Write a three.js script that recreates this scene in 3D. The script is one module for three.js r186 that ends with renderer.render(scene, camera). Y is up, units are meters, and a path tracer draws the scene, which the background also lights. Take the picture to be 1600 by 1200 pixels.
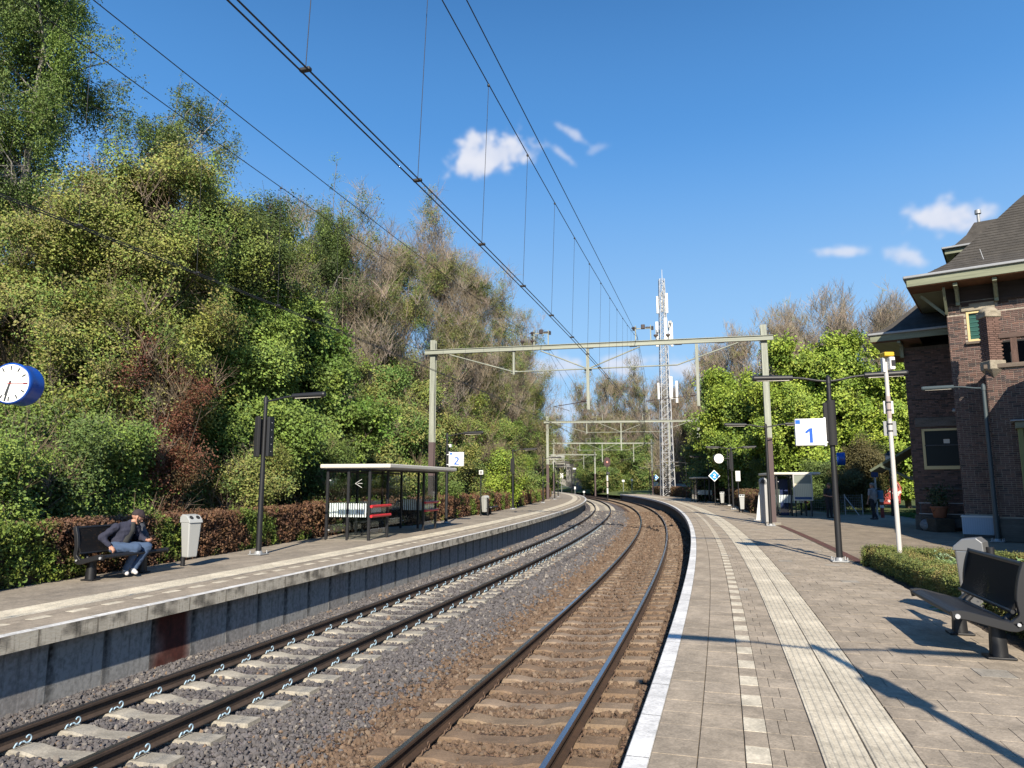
import * as THREE from 'three';
import { mergeGeometries } from 'three/addons/utils/BufferGeometryUtils.js';
import { RoundedBoxGeometry } from 'three/addons/geometries/RoundedBoxGeometry.js';
import { MarchingCubes } from 'three/addons/objects/MarchingCubes.js';
import { ImprovedNoise } from 'three/addons/math/ImprovedNoise.js';

// ---------------------------------------------------------------- camera, sky, sun, exposure
const scene = new THREE.Scene();
const camera = new THREE.PerspectiveCamera(57.44, 4 / 3, 0.1, 3000);
camera.position.set(0, 1.75, 0);
camera.rotation.set(0.14098, 0, 0);
const renderer = new THREE.WebGLRenderer({ antialias: true });
renderer.toneMapping = THREE.LinearToneMapping;
renderer.toneMappingExposure = 1.7;
renderer.shadowMap.enabled = true;
const SUN_EL = 32.5 * Math.PI / 180, SUN_AZ = -0.012;             // sun straight behind the camera
const sunDir = new THREE.Vector3(Math.sin(SUN_AZ) * Math.cos(SUN_EL), Math.sin(SUN_EL), Math.cos(SUN_AZ) * Math.cos(SUN_EL));
const sun = new THREE.DirectionalLight(new THREE.Color().setRGB(1, 0.9, 0.74), 5.0);
sun.position.copy(sunDir).multiplyScalar(200);
sun.castShadow = true;
sun.shadow.camera.left = -80; sun.shadow.camera.right = 80; sun.shadow.camera.top = 80; sun.shadow.camera.bottom = -80; sun.shadow.camera.far = 600;
sun.shadow.mapSize.set(4096, 4096);
scene.add(sun, sun.target);

// ---------------------------------------------------------------- helpers
let seed = 7;
const rnd = () => { seed = (seed * 1664525 + 1013904223) >>> 0; return seed / 4294967296; };
const rr = (a, b) => a + (b - a) * rnd();
const pick = (a) => a[Math.floor(rnd() * a.length)];
const gauss = () => (rnd() + rnd() + rnd() - 1.5) / 0.75;
const noiseGen = new ImprovedNoise();
const n3 = (x, y, z) => noiseGen.noise(x, y, z);
const fbm = (x, y, z, o = 4) => { let a = 0, w = 0.5; for (let i = 0; i < o; i++) { a += w * n3(x, y, z); x *= 2.03; y *= 2.03; z *= 2.03; w *= 0.5; } return a; };
const V = (x, y, z) => new THREE.Vector3(x, y, z);

const used = {};
const numbered = (n) => { const k = used[n] = (used[n] ?? -1) + 1; return k ? n + '_' + String(k).padStart(3, '0') : n; };
const noIndex = (g) => { const h = g.index ? g.toNonIndexed() : g; for (const k of Object.keys(h.attributes)) if (!['position', 'normal', 'uv'].includes(k)) h.deleteAttribute(k); if (!h.attributes.uv) h.setAttribute('uv', new THREE.BufferAttribute(new Float32Array(h.attributes.position.count * 2), 2)); h.morphAttributes = {}; h.clearGroups(); return h; };
const merge = (l) => Array.isArray(l) ? (l.length === 1 ? noIndex(l[0]) : mergeGeometries(l.map(noIndex))) : l;
function obj(name, geos, mat, parent = scene) {
  const m = new THREE.Mesh(merge(geos), mat);
  m.name = parent === scene ? numbered(name) : name; m.castShadow = m.receiveShadow = true; parent.add(m); return m;
}
function tag(o, label, category, group) { if (label) o.userData.label = label; if (category) o.userData.category = category; if (group) o.userData.group = group; return o; }
function thing(name, label, category, pos = [0, 0, 0], turn = 0, group) {
  const o = new THREE.Group(); o.name = numbered(name); o.position.set(...pos); o.rotation.y = turn; scene.add(o); return tag(o, label, category, group);
}
function struct(name, geos, mat, label) { const o = obj(name, geos, mat); o.userData.kind = 'structure'; if (label) o.userData.label = label; return o; }
function structGroup(name, label) { const o = new THREE.Group(); o.name = numbered(name); o.userData.kind = 'structure'; if (label) o.userData.label = label; scene.add(o); return o; }
function dup(root, pos, turn, label, group) { const r = root.clone(); r.name = numbered(root.name.replace(/_\d+$/, '')); r.position.set(...pos); r.rotation.y = turn; r.userData = { ...root.userData }; if (label) r.userData.label = label; if (group) r.userData.group = group; scene.add(r); return r; }
function inst(name, geo, mat, list, parent, stuff) {      // list of {p, q, s, c}
  const m = new THREE.InstancedMesh(geo, mat, list.length), M = new THREE.Matrix4(), S = new THREE.Vector3();
  list.forEach((e, i) => { typeof e.s === 'number' ? S.setScalar(e.s) : S.copy(e.s); M.compose(e.p, e.q, S); m.setMatrixAt(i, M); if (e.c) m.setColorAt(i, e.c); });
  m.name = parent === scene ? numbered(name) : name; if (stuff) m.userData.kind = 'stuff'; m.castShadow = m.receiveShadow = true; parent.add(m); return m;
}
const rq = () => new THREE.Quaternion().setFromEuler(new THREE.Euler(rr(0, 6.283), rr(0, 6.283), rr(0, 6.283)));
const tq = (a) => new THREE.Quaternion().setFromEuler(new THREE.Euler(rr(-a, a), rr(0, 6.283), rr(-a, a)));

const bx = (w, h, d, x = 0, y = 0, z = 0, ry = 0, rx = 0, rz = 0) => { const g = new THREE.BoxGeometry(w, h, d); if (rx || rz) g.applyMatrix4(new THREE.Matrix4().makeRotationFromEuler(new THREE.Euler(rx, 0, rz))); if (ry) g.rotateY(ry); return g.translate(x, y, z); };
const rbx = (w, h, d, x = 0, y = 0, z = 0, r = 0.01, ry = 0, rx = 0, rz = 0) => { const g = new RoundedBoxGeometry(w, h, d, 2, Math.min(r, w / 2.01, h / 2.01, d / 2.01)); if (rx || rz) g.applyMatrix4(new THREE.Matrix4().makeRotationFromEuler(new THREE.Euler(rx, 0, rz))); if (ry) g.rotateY(ry); return g.translate(x, y, z); };
const cyl = (r0, r1, h, x = 0, y = 0, z = 0, n = 12) => new THREE.CylinderGeometry(r1, r0, h, n).translate(x, y + h / 2, z);
function bar(a, b, r0, r1 = r0, n = 8) { const d = b.clone().sub(a), l = d.length(), g = new THREE.CylinderGeometry(r1, r0, l, n).translate(0, l / 2, 0); g.applyQuaternion(new THREE.Quaternion().setFromUnitVectors(V(0, 1, 0), d.normalize())); return g.translate(a.x, a.y, a.z); }
function beam(a, b, w, h) { const d = b.clone().sub(a), l = d.length(), g = new THREE.BoxGeometry(w, h, l).translate(0, 0, l / 2), m = new THREE.Matrix4().lookAt(d.normalize(), V(0, 0, 0), V(0, 1, 0)); g.applyMatrix4(m); return g.translate(a.x, a.y, a.z); }
const tube = (pts, r, n = 24, k = 6) => new THREE.TubeGeometry(new THREE.CatmullRomCurve3(pts), n, r, k);
function hbeam(w, d, h, t = 0.022) { return [bx(w, h, t, 0, h / 2, d / 2 - t / 2), bx(w, h, t, 0, h / 2, -d / 2 + t / 2), bx(t, h, d - 2 * t - 0.002, 0, h / 2, 0)]; }
function geoFrom(pos, uv) { const g = new THREE.BufferGeometry(); g.setAttribute('position', new THREE.Float32BufferAttribute(pos, 3)); g.setAttribute('uv', new THREE.Float32BufferAttribute(uv ?? new Array(pos.length / 3 * 2).fill(0), 2)); g.computeVertexNormals(); return g; }

// ---------------------------------------------------------------- the curve of the line: s along it, off to its right, metres
const R = 400, TH = 0.307, X0 = -2.552, CX = X0 - R * Math.cos(TH), CZ = R * Math.sin(TH);
const tp = (s, off, y = 0) => { const h = TH - s / R; return V(CX + (R + off) * Math.cos(h), y, -(CZ - (R + off) * Math.sin(h))); };
const turn = (s) => -(TH - s / R);
const arr = (v) => [v.x, v.y, v.z];
const soOf = (x, z) => { const dx = x - CX, dz = -z - CZ, h = Math.atan2(-dz, dx); return [(TH - h) * R, Math.hypot(dx, dz) - R]; };
function sweep(profile, s0, s1, step = 1, closed = false) {        // a profile [[off, y], ...] drawn along the line
  const n = Math.max(1, Math.ceil((s1 - s0) / step)), pos = [], uv = [], pr = closed ? [...profile, profile[0]] : profile, len = [0];
  for (let i = 1; i < pr.length; i++) len.push(len[i - 1] + Math.hypot(pr[i][0] - pr[i - 1][0], pr[i][1] - pr[i - 1][1]));
  for (let k = 0; k < n; k++) {
    const a = s0 + (s1 - s0) * k / n, b = s0 + (s1 - s0) * (k + 1) / n;
    for (let i = 0; i + 1 < pr.length; i++) {
      const p = tp(a, ...pr[i]), q = tp(a, ...pr[i + 1]), r = tp(b, ...pr[i + 1]), t = tp(b, ...pr[i]);
      for (const [v, S, L] of [[p, a, len[i]], [q, a, len[i + 1]], [r, b, len[i + 1]], [p, a, len[i]], [r, b, len[i + 1]], [t, b, len[i]]]) { pos.push(v.x, v.y, v.z); uv.push(S, L); }
    }
  }
  return geoFrom(pos, uv);
}
function slab(s0, s1, o0, o1, y, th = 0.03, bev = 0.004) {          // one paving piece with worn edges
  const t = [tp(s0 + bev, o0 + bev, y), tp(s0 + bev, o1 - bev, y), tp(s1 - bev, o1 - bev, y), tp(s1 - bev, o0 + bev, y)];
  const m = [tp(s0, o0, y - bev), tp(s0, o1, y - bev), tp(s1, o1, y - bev), tp(s1, o0, y - bev)], b = m.map((v) => V(v.x, y - th, v.z));
  const pos = [], uv = [], U = [[s0, o0], [s0, o1], [s1, o1], [s1, o0]];
  const q = (A, B, C, D, ua, ub) => { for (const [v, u] of [[A, ua], [B, ub], [C, ub], [A, ua], [C, ub], [D, ua]]) { pos.push(v.x, v.y, v.z); uv.push(...u); } };
  for (const i of [0, 1, 2, 0, 2, 3]) { pos.push(...arr(t[i])); uv.push(...U[i]); }
  for (let i = 0; i < 4; i++) { const j = (i + 1) % 4; q(m[i], m[j], t[j], t[i], U[i], U[j]); q(b[i], b[j], m[j], m[i], U[i], U[j]); }
  return geoFrom(pos, uv);
}
function nearParts(list, name, parent, mats, limit = 300) {         // nearest pieces as parts, the rest joined
  list.sort((a, b) => a.d - b.d);
  list.slice(0, limit).forEach((e) => obj(name, [e.make()], mats[e.m], parent));
  const far = {}; for (const e of list.slice(limit)) (far[e.m] ??= []).push(e.make());
  for (const k in far) { const o = obj(name, far[k], mats[k], parent); o.userData.kind = 'stuff'; }
}

// ---------------------------------------------------------------- textures and materials
function dataTex(w, h, fn, rep = [1, 1], color = true) {
  const d = new Uint8Array(w * h * 4);
  for (let y = 0; y < h; y++) for (let x = 0; x < w; x++) { const c = fn(x / w, y / h, x, y), i = (y * w + x) * 4; for (let k = 0; k < 3; k++) d[i + k] = Math.max(0, Math.min(255, c[k] * 255)); d[i + 3] = 255; }
  const t = new THREE.DataTexture(d, w, h); t.wrapS = t.wrapT = THREE.RepeatWrapping; t.magFilter = THREE.LinearFilter; t.minFilter = THREE.LinearMipmapLinearFilter; t.generateMipmaps = true;
  if (color) t.colorSpace = THREE.SRGBColorSpace; t.repeat.set(...rep); t.needsUpdate = true; return t;
}
// periodic value noise for tiling textures
function perNoise(period, sd) { const g = []; let k = sd * 7919 + 13; for (let i = 0; i < period * period; i++) { k = (k * 1664525 + 1013904223) >>> 0; g.push(k / 4294967296); } return (u, v) => { u *= period; v *= period; const x = Math.floor(u), y = Math.floor(v), f = u - x, h = v - y, a = f * f * (3 - 2 * f), b = h * h * (3 - 2 * h), G = (i, j) => g[((j % period + period) % period) * period + ((i % period + period) % period)]; return (G(x, y) * (1 - a) + G(x + 1, y) * a) * (1 - b) + (G(x, y + 1) * (1 - a) + G(x + 1, y + 1) * a) * b; }; }
const P4 = perNoise(4, 1), P9 = perNoise(9, 2), P23 = perNoise(23, 3), P61 = perNoise(61, 4), P160 = perNoise(160, 5);
const tone = dataTex(512, 512, (u, v) => { const t = 0.62 + 0.10 * (P4(u, v) - 0.5) + 0.12 * (P9(u, v) - 0.5) + 0.09 * (P23(u, v) - 0.5) + 0.07 * (P61(u, v) - 0.5) + 0.12 * (P160(u, v) - 0.5) + 0.2; return [t, t * 0.995, t * 0.985]; });
{ const d = tone.image.data; for (let i = 0; i < 420; i++) { const x = Math.floor(rnd() * 511), y = Math.floor(rnd() * 511), k = rnd() < 0.45 ? 1.22 : 0.72, w = rnd() < 0.25 ? 2 : 1; for (let a = 0; a < w; a++) for (let b = 0; b < w; b++) for (let c = 0; c < 3; c++) { const j = ((y + a) % 512 * 512 + (x + b) % 512) * 4 + c; d[j] = Math.min(255, d[j] * k); } } for (let i = 0; i < 16; i++) { const cx = rnd() * 512, cy = rnd() * 512, r = 4 + rnd() * 14, k = rr(-0.1, 0.04); for (let y = -20; y < 20; y++) for (let x = -20; x < 20; x++) { const q = Math.max(0, 1 - Math.hypot(x, y) / r); for (let c = 0; c < 3; c++) { const j = ((Math.floor(cy + y) + 512) % 512 * 512 + (Math.floor(cx + x) + 512) % 512) * 4 + c; d[j] = Math.min(255, d[j] * (1 + k * Math.min(1, q * 2))); } } } tone.needsUpdate = true; }
const grain = dataTex(512, 512, (u, v) => { const t = 0.3 * P23(u, v) + 0.3 * P61(u, v) + 0.4 * P160(u, v); return [t, t, t]; }, [1, 1], false);
const rep = (t, a, b) => { const c = t.clone(); c.repeat.set(a, b ?? a); c.needsUpdate = true; return c; };
const tone1 = rep(tone, 0.5), tone2 = rep(tone, 0.13), grain1 = rep(grain, 1), grain2 = rep(grain, 0.5);
const C = (r, g, b) => new THREE.Color().setRGB(r, g, b);
const mat = (c, o = {}) => new THREE.MeshStandardMaterial({ color: Array.isArray(c) ? C(...c) : c, roughness: 0.85, ...o });
const rough = (c, o = {}) => mat(c, { map: tone1, bumpMap: grain1, bumpScale: 0.004, roughness: 0.95, ...o });
const M = {
  black: mat([0.012, 0.0125, 0.015], { roughness: 0.5 }),
  blackRough: mat([0.014, 0.014, 0.016], { roughness: 0.8 }),
  dark: mat([0.03, 0.032, 0.036], { roughness: 0.5 }),
  grey: mat([0.3, 0.31, 0.32], { roughness: 0.5, metalness: 0.3 }),
  silver: mat([0.52, 0.52, 0.52], { roughness: 0.38, metalness: 0.7 }),
  white: mat([0.62, 0.62, 0.61], { roughness: 0.5 }),
  cream: mat([0.56, 0.53, 0.46], { roughness: 0.5 }),
  red: mat([0.5, 0.025, 0.03], { roughness: 0.4 }),
  blue: mat([0.01, 0.07, 0.36], { roughness: 0.3 }),
  postGreen: mat([0.38, 0.41, 0.35], { roughness: 0.6, map: tone1 }),
  postBrown: mat([0.085, 0.06, 0.062], { roughness: 0.8 }),
  wire: mat([0.02, 0.02, 0.022], { roughness: 0.6 }),
  insul: mat([0.035, 0.022, 0.02], { roughness: 0.35 }),
  galv: mat([0.44, 0.45, 0.47], { roughness: 0.45, metalness: 0.3 }),
  glass: new THREE.MeshPhysicalMaterial({ color: C(0.86, 0.9, 0.9), roughness: 0.04, transmission: 1, thickness: 0, ior: 1.5 }),
  bark: rough([0.13, 0.1, 0.075], { bumpScale: 0.03 }),
  barkGrey: rough([0.2, 0.165, 0.125], { bumpScale: 0.02 }),
  barkPale: rough([0.30, 0.24, 0.17], { bumpScale: 0.02 }),
  birch: rough([0.5, 0.47, 0.43], { bumpScale: 0.02 }),
  concrete: rough([0.36, 0.33, 0.29]),
  soil: rough([0.09, 0.065, 0.045], { bumpScale: 0.03 }),
};
function canvasTex(w, h, draw) { const c = document.createElement('canvas'); c.width = w; c.height = h; draw(c.getContext('2d'), w, h); const t = new THREE.CanvasTexture(c); t.colorSpace = THREE.SRGBColorSpace; return t; }

// ---------------------------------------------------------------- sky: air and a few small clouds
{
  const SKY = 1 / 1.7, W = 2048, Hh = 1024, d = new Float32Array(W * Hh * 4);
  const dirOf = (px, py) => { const a = (px - 800) / 1095, b = -(py - 600) / 1095, p = 0.14098; return V(a, b * Math.cos(p) + Math.sin(p), -(Math.cos(p) - b * Math.sin(p))).normalize(); };
  // [px, py, half width deg, half height deg, density, slope]
  const clouds = [[758, 246, 3.2, 2.2, 1.5, -0.2], [735, 262, 2.2, 1.2, 1.3, 0], [795, 234, 2.3, 1.4, 1.2, 0.1], [745, 222, 1.5, 1.2, 1.1, 0], [895, 210, 1.6, 0.5, 0.6, 0.6], [880, 243, 1.4, 0.45, 0.55, 0.7], [935, 232, 1.0, 0.5, 0.3, -0.3],
    [1478, 340, 3.2, 1.5, 1.05, 0.12], [1500, 352, 1.8, 0.9, 0.6, 0.2], [1316, 394, 2.2, 0.6, 0.8, 0.1], [1415, 402, 1.7, 1.0, 0.75, 0.3], [870, 575, 3.0, 1.5, 0.8, 0], [975, 572, 3.2, 1.3, 0.85, 0], [1075, 580, 2.4, 1.3, 0.8, 0], [885, 640, 2.5, 1.2, 0.6, 0],
    [300, 760, 9, 2, 0.7, 0], [2300, 300, 5, 2, 0.9, 0], [-700, 330, 4, 1.6, 0.9, 0], [2600, 560, 8, 2.2, 0.8, 0]].map(([px, py, w, h, k, sl]) => { const v = dirOf(px, py); return { az: Math.atan2(v.x, -v.z), el: Math.asin(v.y), w: w * Math.PI / 180, h: h * Math.PI / 180, k, sl, cosE: Math.sqrt(1 - v.y * v.y) }; });
  const top = [0.030, 0.13, 0.37], mid = [0.115, 0.36, 0.81], low = [0.39, 0.67, 1.0], hor = [0.66, 0.80, 0.97];
  const mix = (a, b, t) => a.map((x, i) => x + (b[i] - x) * t), ss = (a, b, x) => { const t = Math.max(0, Math.min(1, (x - a) / (b - a))); return t * t * (3 - 2 * t); };
  for (let j = 0; j < Hh; j++) {
    const el = ((j + 0.5) / Hh - 0.5) * Math.PI, e = el * 180 / Math.PI;
    const base = e > 22 ? mix(mid, top, ss(18, 52, e)) : null;
    for (let i = 0; i < W; i++) {
      const az0 = ((i + 0.5) / W - 0.5) * 2 * Math.PI, x = Math.cos(az0) * Math.cos(el), z = Math.sin(az0) * Math.cos(el), y = Math.sin(el), az = Math.atan2(x, -z);
      let c = e < 0 ? mix(hor, [0.30, 0.31, 0.27], ss(0, 6, -e)) : mix(mix(hor, low, ss(-1, 8, e)), mix(mid, top, ss(20, 50, e)), ss(4, 29, e));
      const sd = Math.max(0, x * sunDir.x + y * sunDir.y + z * sunDir.z); c = c.map((v) => v * (1 + 0.35 * Math.pow(sd, 6)) + 0.35 * Math.pow(sd, 40));
      for (const q of clouds) {
        let da = az - q.az; if (da > Math.PI) da -= 2 * Math.PI; if (da < -Math.PI) da += 2 * Math.PI;
        const u = da * q.cosE / q.w, v = (el - q.el) / q.h + u * q.sl * q.w / q.h; if (Math.abs(u) > 1.5 || Math.abs(v) > 1.9) continue;
        const rr2 = Math.hypot(u, v < 0 ? v * 1.25 : v), nn = fbm(az * 38, el * 48, 3.1, 5) * 1.5 + fbm(az * 120, el * 140, 9.1, 3) * 0.5;
        const a = q.k * ss(0.0, 0.85, 1 - rr2 + nn * 0.6);
        const sh = 0.5 + 0.5 * ss(-0.9, 0.7, v + nn); const cc = mix([0.50, 0.60, 0.82], [0.80, 0.83, 0.93], sh);
        c = mix(c, cc, Math.min(0.94, a));
      }
      const k = (j * W + i) * 4; d[k] = c[0] * SKY; d[k + 1] = c[1] * SKY; d[k + 2] = c[2] * SKY; d[k + 3] = 1;
    }
  }
  const t = new THREE.DataTexture(d, W, Hh, THREE.RGBAFormat, THREE.FloatType); t.mapping = THREE.EquirectangularReflectionMapping; t.magFilter = t.minFilter = THREE.LinearFilter; t.needsUpdate = true;
  scene.background = t; scene.environment = t;
}

// ================================================================ ground, platforms, track
const S0 = -3;
// --- far ground sheet and the raised ground left and right of the line
struct('ground', [new THREE.PlaneGeometry(2400, 2400).rotateX(-Math.PI / 2).translate(0, -1.3, -300)], rough([0.10, 0.11, 0.045], { map: tone2, bumpMap: null }), 'green brown ground reaching to the horizon');
const grassMat = rough([0.13, 0.18, 0.04], { bumpScale: 0.05 });
const woodFloor = rough([0.075, 0.062, 0.035], { bumpScale: 0.06 });
struct('woodland_ground', [sweep([[-70, 0.4], [-30, 0.2], [-14, 0.02], [-10.6, -0.03], [-8.35, -0.03], [-8.34, -0.4]], -8, 112, 3)], woodFloor, 'dark leaf strewn soil behind the left hedge');
struct('grass_verge', [sweep([[5.2, -0.6], [8, 0.0], [14, 0.3], [60, 0.6]], 116, 260, 4), sweep([[-60, 0.4], [-12, -0.1], [-7.2, -0.85], [-6.2, -0.98]], 112, 260, 4)], grassMat, 'grass slope at the far end of the platforms');
const lawn = struct('lawn', [sweep([[9.2, -0.02], [12, 0.02], [40, 0.1]], 44, 117, 3), sweep([[6.4, -0.02], [9.3, -0.03]], 49, 117, 3), sweep([[13.2, 0.02], [16, 0.25], [45, 0.4]], 34, 44, 2)], grassMat, 'rough grass behind the right platform');

// --- ballast bed and the stones lying on it
const railTop = { 1: (o) => -0.7775 + o * 0.0564, 2: (o) => -0.72 + (o + 3.95) * 0.04 };
const bedY = (o) => { const P = [[-5.85, -0.97], [-5.3, -0.975], [-5.2, railTop[2](-5.2) - 0.205], [-2.7, railTop[2](-2.7) - 0.205], [-2.2, -0.91], [-1.5, railTop[1](-1.5) - 0.205], [1.5, railTop[1](1.5) - 0.215], [1.95, -0.96]]; for (let i = 1; i < P.length; i++) if (o <= P[i][0]) return P[i - 1][1] + (P[i][1] - P[i - 1][1]) * (o - P[i - 1][0]) / (P[i][0] - P[i - 1][0]); return -0.96; };
const bedProfile = (a, b) => { const p = []; for (let o = a; o < b - 0.01; o += 0.25) p.push([o, bedY(o) - 0.012]); p.push([b, bedY(b) - 0.012]); return p; };
const ballastTex = dataTex(512, 512, (u, v) => { const t = 0.5 + 0.55 * (P160(u, v) - 0.5) + 0.3 * (P61(u, v) - 0.5); return [t, t * 0.98, t]; });
const bt = rep(ballastTex, 0.55), bumpB = rep(grain, 0.55);
struct('ballast_bed', [sweep(bedProfile(-5.9, -1.72), S0, 125, 1.5)], mat([0.54, 0.49, 0.475], { map: bt, bumpMap: bumpB, bumpScale: 0.06, roughness: 1 }), 'grey crushed stone bed under the left track');
struct('ballast_bed', [sweep(bedProfile(-1.72, 2.0), S0, 125, 1.5), sweep(bedProfile(-5.9, 2.0), 125, 240, 4)], mat([0.46, 0.285, 0.175], { map: bt, bumpMap: bumpB, bumpScale: 0.06, roughness: 1 }), 'rust brown stone bed under the right track');
{
  const stone = () => { const g = new THREE.IcosahedronGeometry(1, 0), p = g.attributes.position, k = {}; for (let i = 0; i < p.count; i++) { const key = [p.getX(i), p.getY(i), p.getZ(i)].map((v) => v.toFixed(2)).join(); k[key] ??= [rr(0.72, 1.25), rr(0.6, 1.2)]; p.setXYZ(i, p.getX(i) * k[key][0], p.getY(i) * k[key][1] * 0.72, p.getZ(i) * k[key][0]); } g.computeVertexNormals(); return g; };
  const grey = [], brown = [];
  const put = (s, o, r) => {
    const inT2 = Math.abs(o + 3.95) < 1.3, inT1 = Math.abs(o) < 1.33, ph = ((s % 0.6) + 0.6) % 0.6, onS = ph < 0.15 || ph > 0.45;
    if ((inT1 || inT2) && onS && rnd() > 0.012) return;
    for (const c of [-4.703, -3.197, -0.753, 0.753]) if (Math.abs(o - c) < 0.085) return;
    const mixB = o + 0.25 * gauss() > -1.78, p = tp(s, o, bedY(o) + rr(-0.022, 0.012) + (r > 0.05 ? 0.01 : 0)), t = rr(0.75, 1.25);
    let c = mixB ? (rnd() < 0.18 ? C(0.155 * t, 0.113 * t, 0.08 * t) : C(0.122 * t, 0.081 * t, 0.054 * t)) : (rnd() < 0.03 ? C(0.20 * t, 0.14 * t, 0.095 * t) : rnd() < 0.07 ? C(0.20 * t, 0.18 * t, 0.16 * t) : C(0.098 * t, 0.091 * t, 0.093 * t));
    (mixB ? brown : grey).push({ p, q: rq(), s: V(r * rr(0.8, 1.3), r * rr(0.7, 1), r * rr(0.8, 1.3)), c });
  };
  for (const [a, b, n, r] of [[2.2, 9, 640, 0.026], [9, 16, 480, 0.029], [16, 26, 210, 0.042], [26, 45, 85, 0.06], [45, 70, 34, 0.085]]) { const cnt = (b - a) * 7.5 * n; for (let i = 0; i < cnt; i++) put(rr(a, b), rr(-5.8, 1.82), r * rr(0.7, 1.35)); }
  const stoneMat = new THREE.MeshStandardMaterial({ color: 0xffffff, roughness: 0.95 });
  tag(inst('ballast_stones', stone(), stoneMat, grey, scene, true), 'grey crushed ballast stones around the left track', 'ballast');
  tag(inst('ballast_stones', stone(), stoneMat, brown, scene, true), 'rust brown ballast stones around the right track', 'ballast');
}

// --- the two tracks
{
  const RP = [[-0.036, -0.012], [-0.03, -0.002], [0.03, -0.002], [0.036, -0.012], [0.036, -0.036], [0.011, -0.05], [0.009, -0.128], [0.07, -0.147], [0.07, -0.158], [-0.07, -0.158], [-0.07, -0.147], [-0.009, -0.128], [-0.011, -0.05], [-0.036, -0.036]];
  const sh = new THREE.Shape(); sh.moveTo(-1.26, -0.17); sh.lineTo(-1.24, -0.01); sh.lineTo(-0.52, 0); sh.lineTo(-0.28, -0.045); sh.lineTo(0.28, -0.045); sh.lineTo(0.52, 0); sh.lineTo(1.24, -0.01); sh.lineTo(1.26, -0.17); sh.closePath();
  const sleeperGeo = new THREE.ExtrudeGeometry(sh, { depth: 0.23, bevelEnabled: true, bevelThickness: 0.022, bevelSize: 0.018, bevelSegments: 1, steps: 1 }).translate(0, -0.018, -0.115);
  const clipPts = [V(0.0, 0.0, 0.115), V(0.014, 0.04, 0.10), V(0.008, 0.045, 0.08), V(0, 0.012, 0.06), V(0.012, 0.04, 0.035), V(0.006, 0.035, 0.012)]; for (let k = 0; k <= 9; k++) { const an = -0.4 - k * 0.58; clipPts.push(V(0.01 + 0.002 * k, 0.055 + 0.042 * Math.sin(an), -0.048 + 0.042 * Math.cos(an))); }
  const clipGeo = tube(clipPts, 0.0105, 30, 5);
  const railSide = [rough([0.075, 0.05, 0.038], { bumpScale: 0.002 }), rough([0.075, 0.04, 0.023], { bumpScale: 0.002 })];
  const headMat = [mat([0.12, 0.115, 0.115], { metalness: 0.8, roughness: 0.38 }), mat([0.30, 0.31, 0.34], { metalness: 0.95, roughness: 0.24 })];
  const clipMat = [mat([0.36, 0.50, 0.60], { roughness: 0.4 }), mat([0.12, 0.075, 0.05], { roughness: 0.8 })];
  const slMats = [[rough([0.50, 0.46, 0.385]), rough([0.46, 0.425, 0.36]), rough([0.53, 0.49, 0.415])], [rough([0.30, 0.22, 0.15]), rough([0.34, 0.255, 0.185]), rough([0.26, 0.18, 0.12])]];
  for (const [k, c, top, label] of [[0, -3.95, railTop[2], 'left railway track with pale concrete sleepers and light blue clips'], [1, 0, railTop[1], 'right railway track with rust brown sleepers, beside the near platform']]) {
    const t = thing('railway_track', label, 'railway track');
    for (const d of [-0.753, 0.753]) {
      const y = top(c + d), r = obj('rail', [sweep(RP.map(([a, b]) => [c + d + a, y + b]), S0, 235, 1, true)], railSide[k], t);
      obj('running_surface', [sweep([[c + d - 0.027, y + 0.001], [c + d + 0.027, y + 0.001]], S0, 235, 1)], headMat[k], r);
    }
    const tilt = Math.atan(k ? 0.0564 : 0.04), far = [];
    const smalls = (s) => { const g = sleeperGeo.clone(); g.rotateZ(tilt); g.rotateY(turn(s)); const p = tp(s, c, top(c) - 0.168); return g.translate(p.x, p.y, p.z); };
    for (let i = 2; i < 210; i++) {
      const s = i * 0.6 + rr(-0.012, 0.012);
      if (s > 78) { far.push(smalls(s)); continue; }
      const m = obj('sleeper', sleeperGeo, pick(slMats[k]), t); m.position.copy(tp(s, c, top(c) - 0.168)); m.rotation.set(0, turn(s), tilt, 'YXZ');
      if (s < (k ? 26 : 45)) for (const d of [-0.753, 0.753]) for (const e of [-1, 1]) { const q = obj('rail_clip', clipGeo, clipMat[k], m); q.position.set(d + e * 0.105, 0.012, 0);  q.scale.set(0.85, 0.85, 0.85); }
    }
    obj('sleeper', far, slMats[k][0], t).userData.kind = 'stuff';
  }
}

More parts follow.
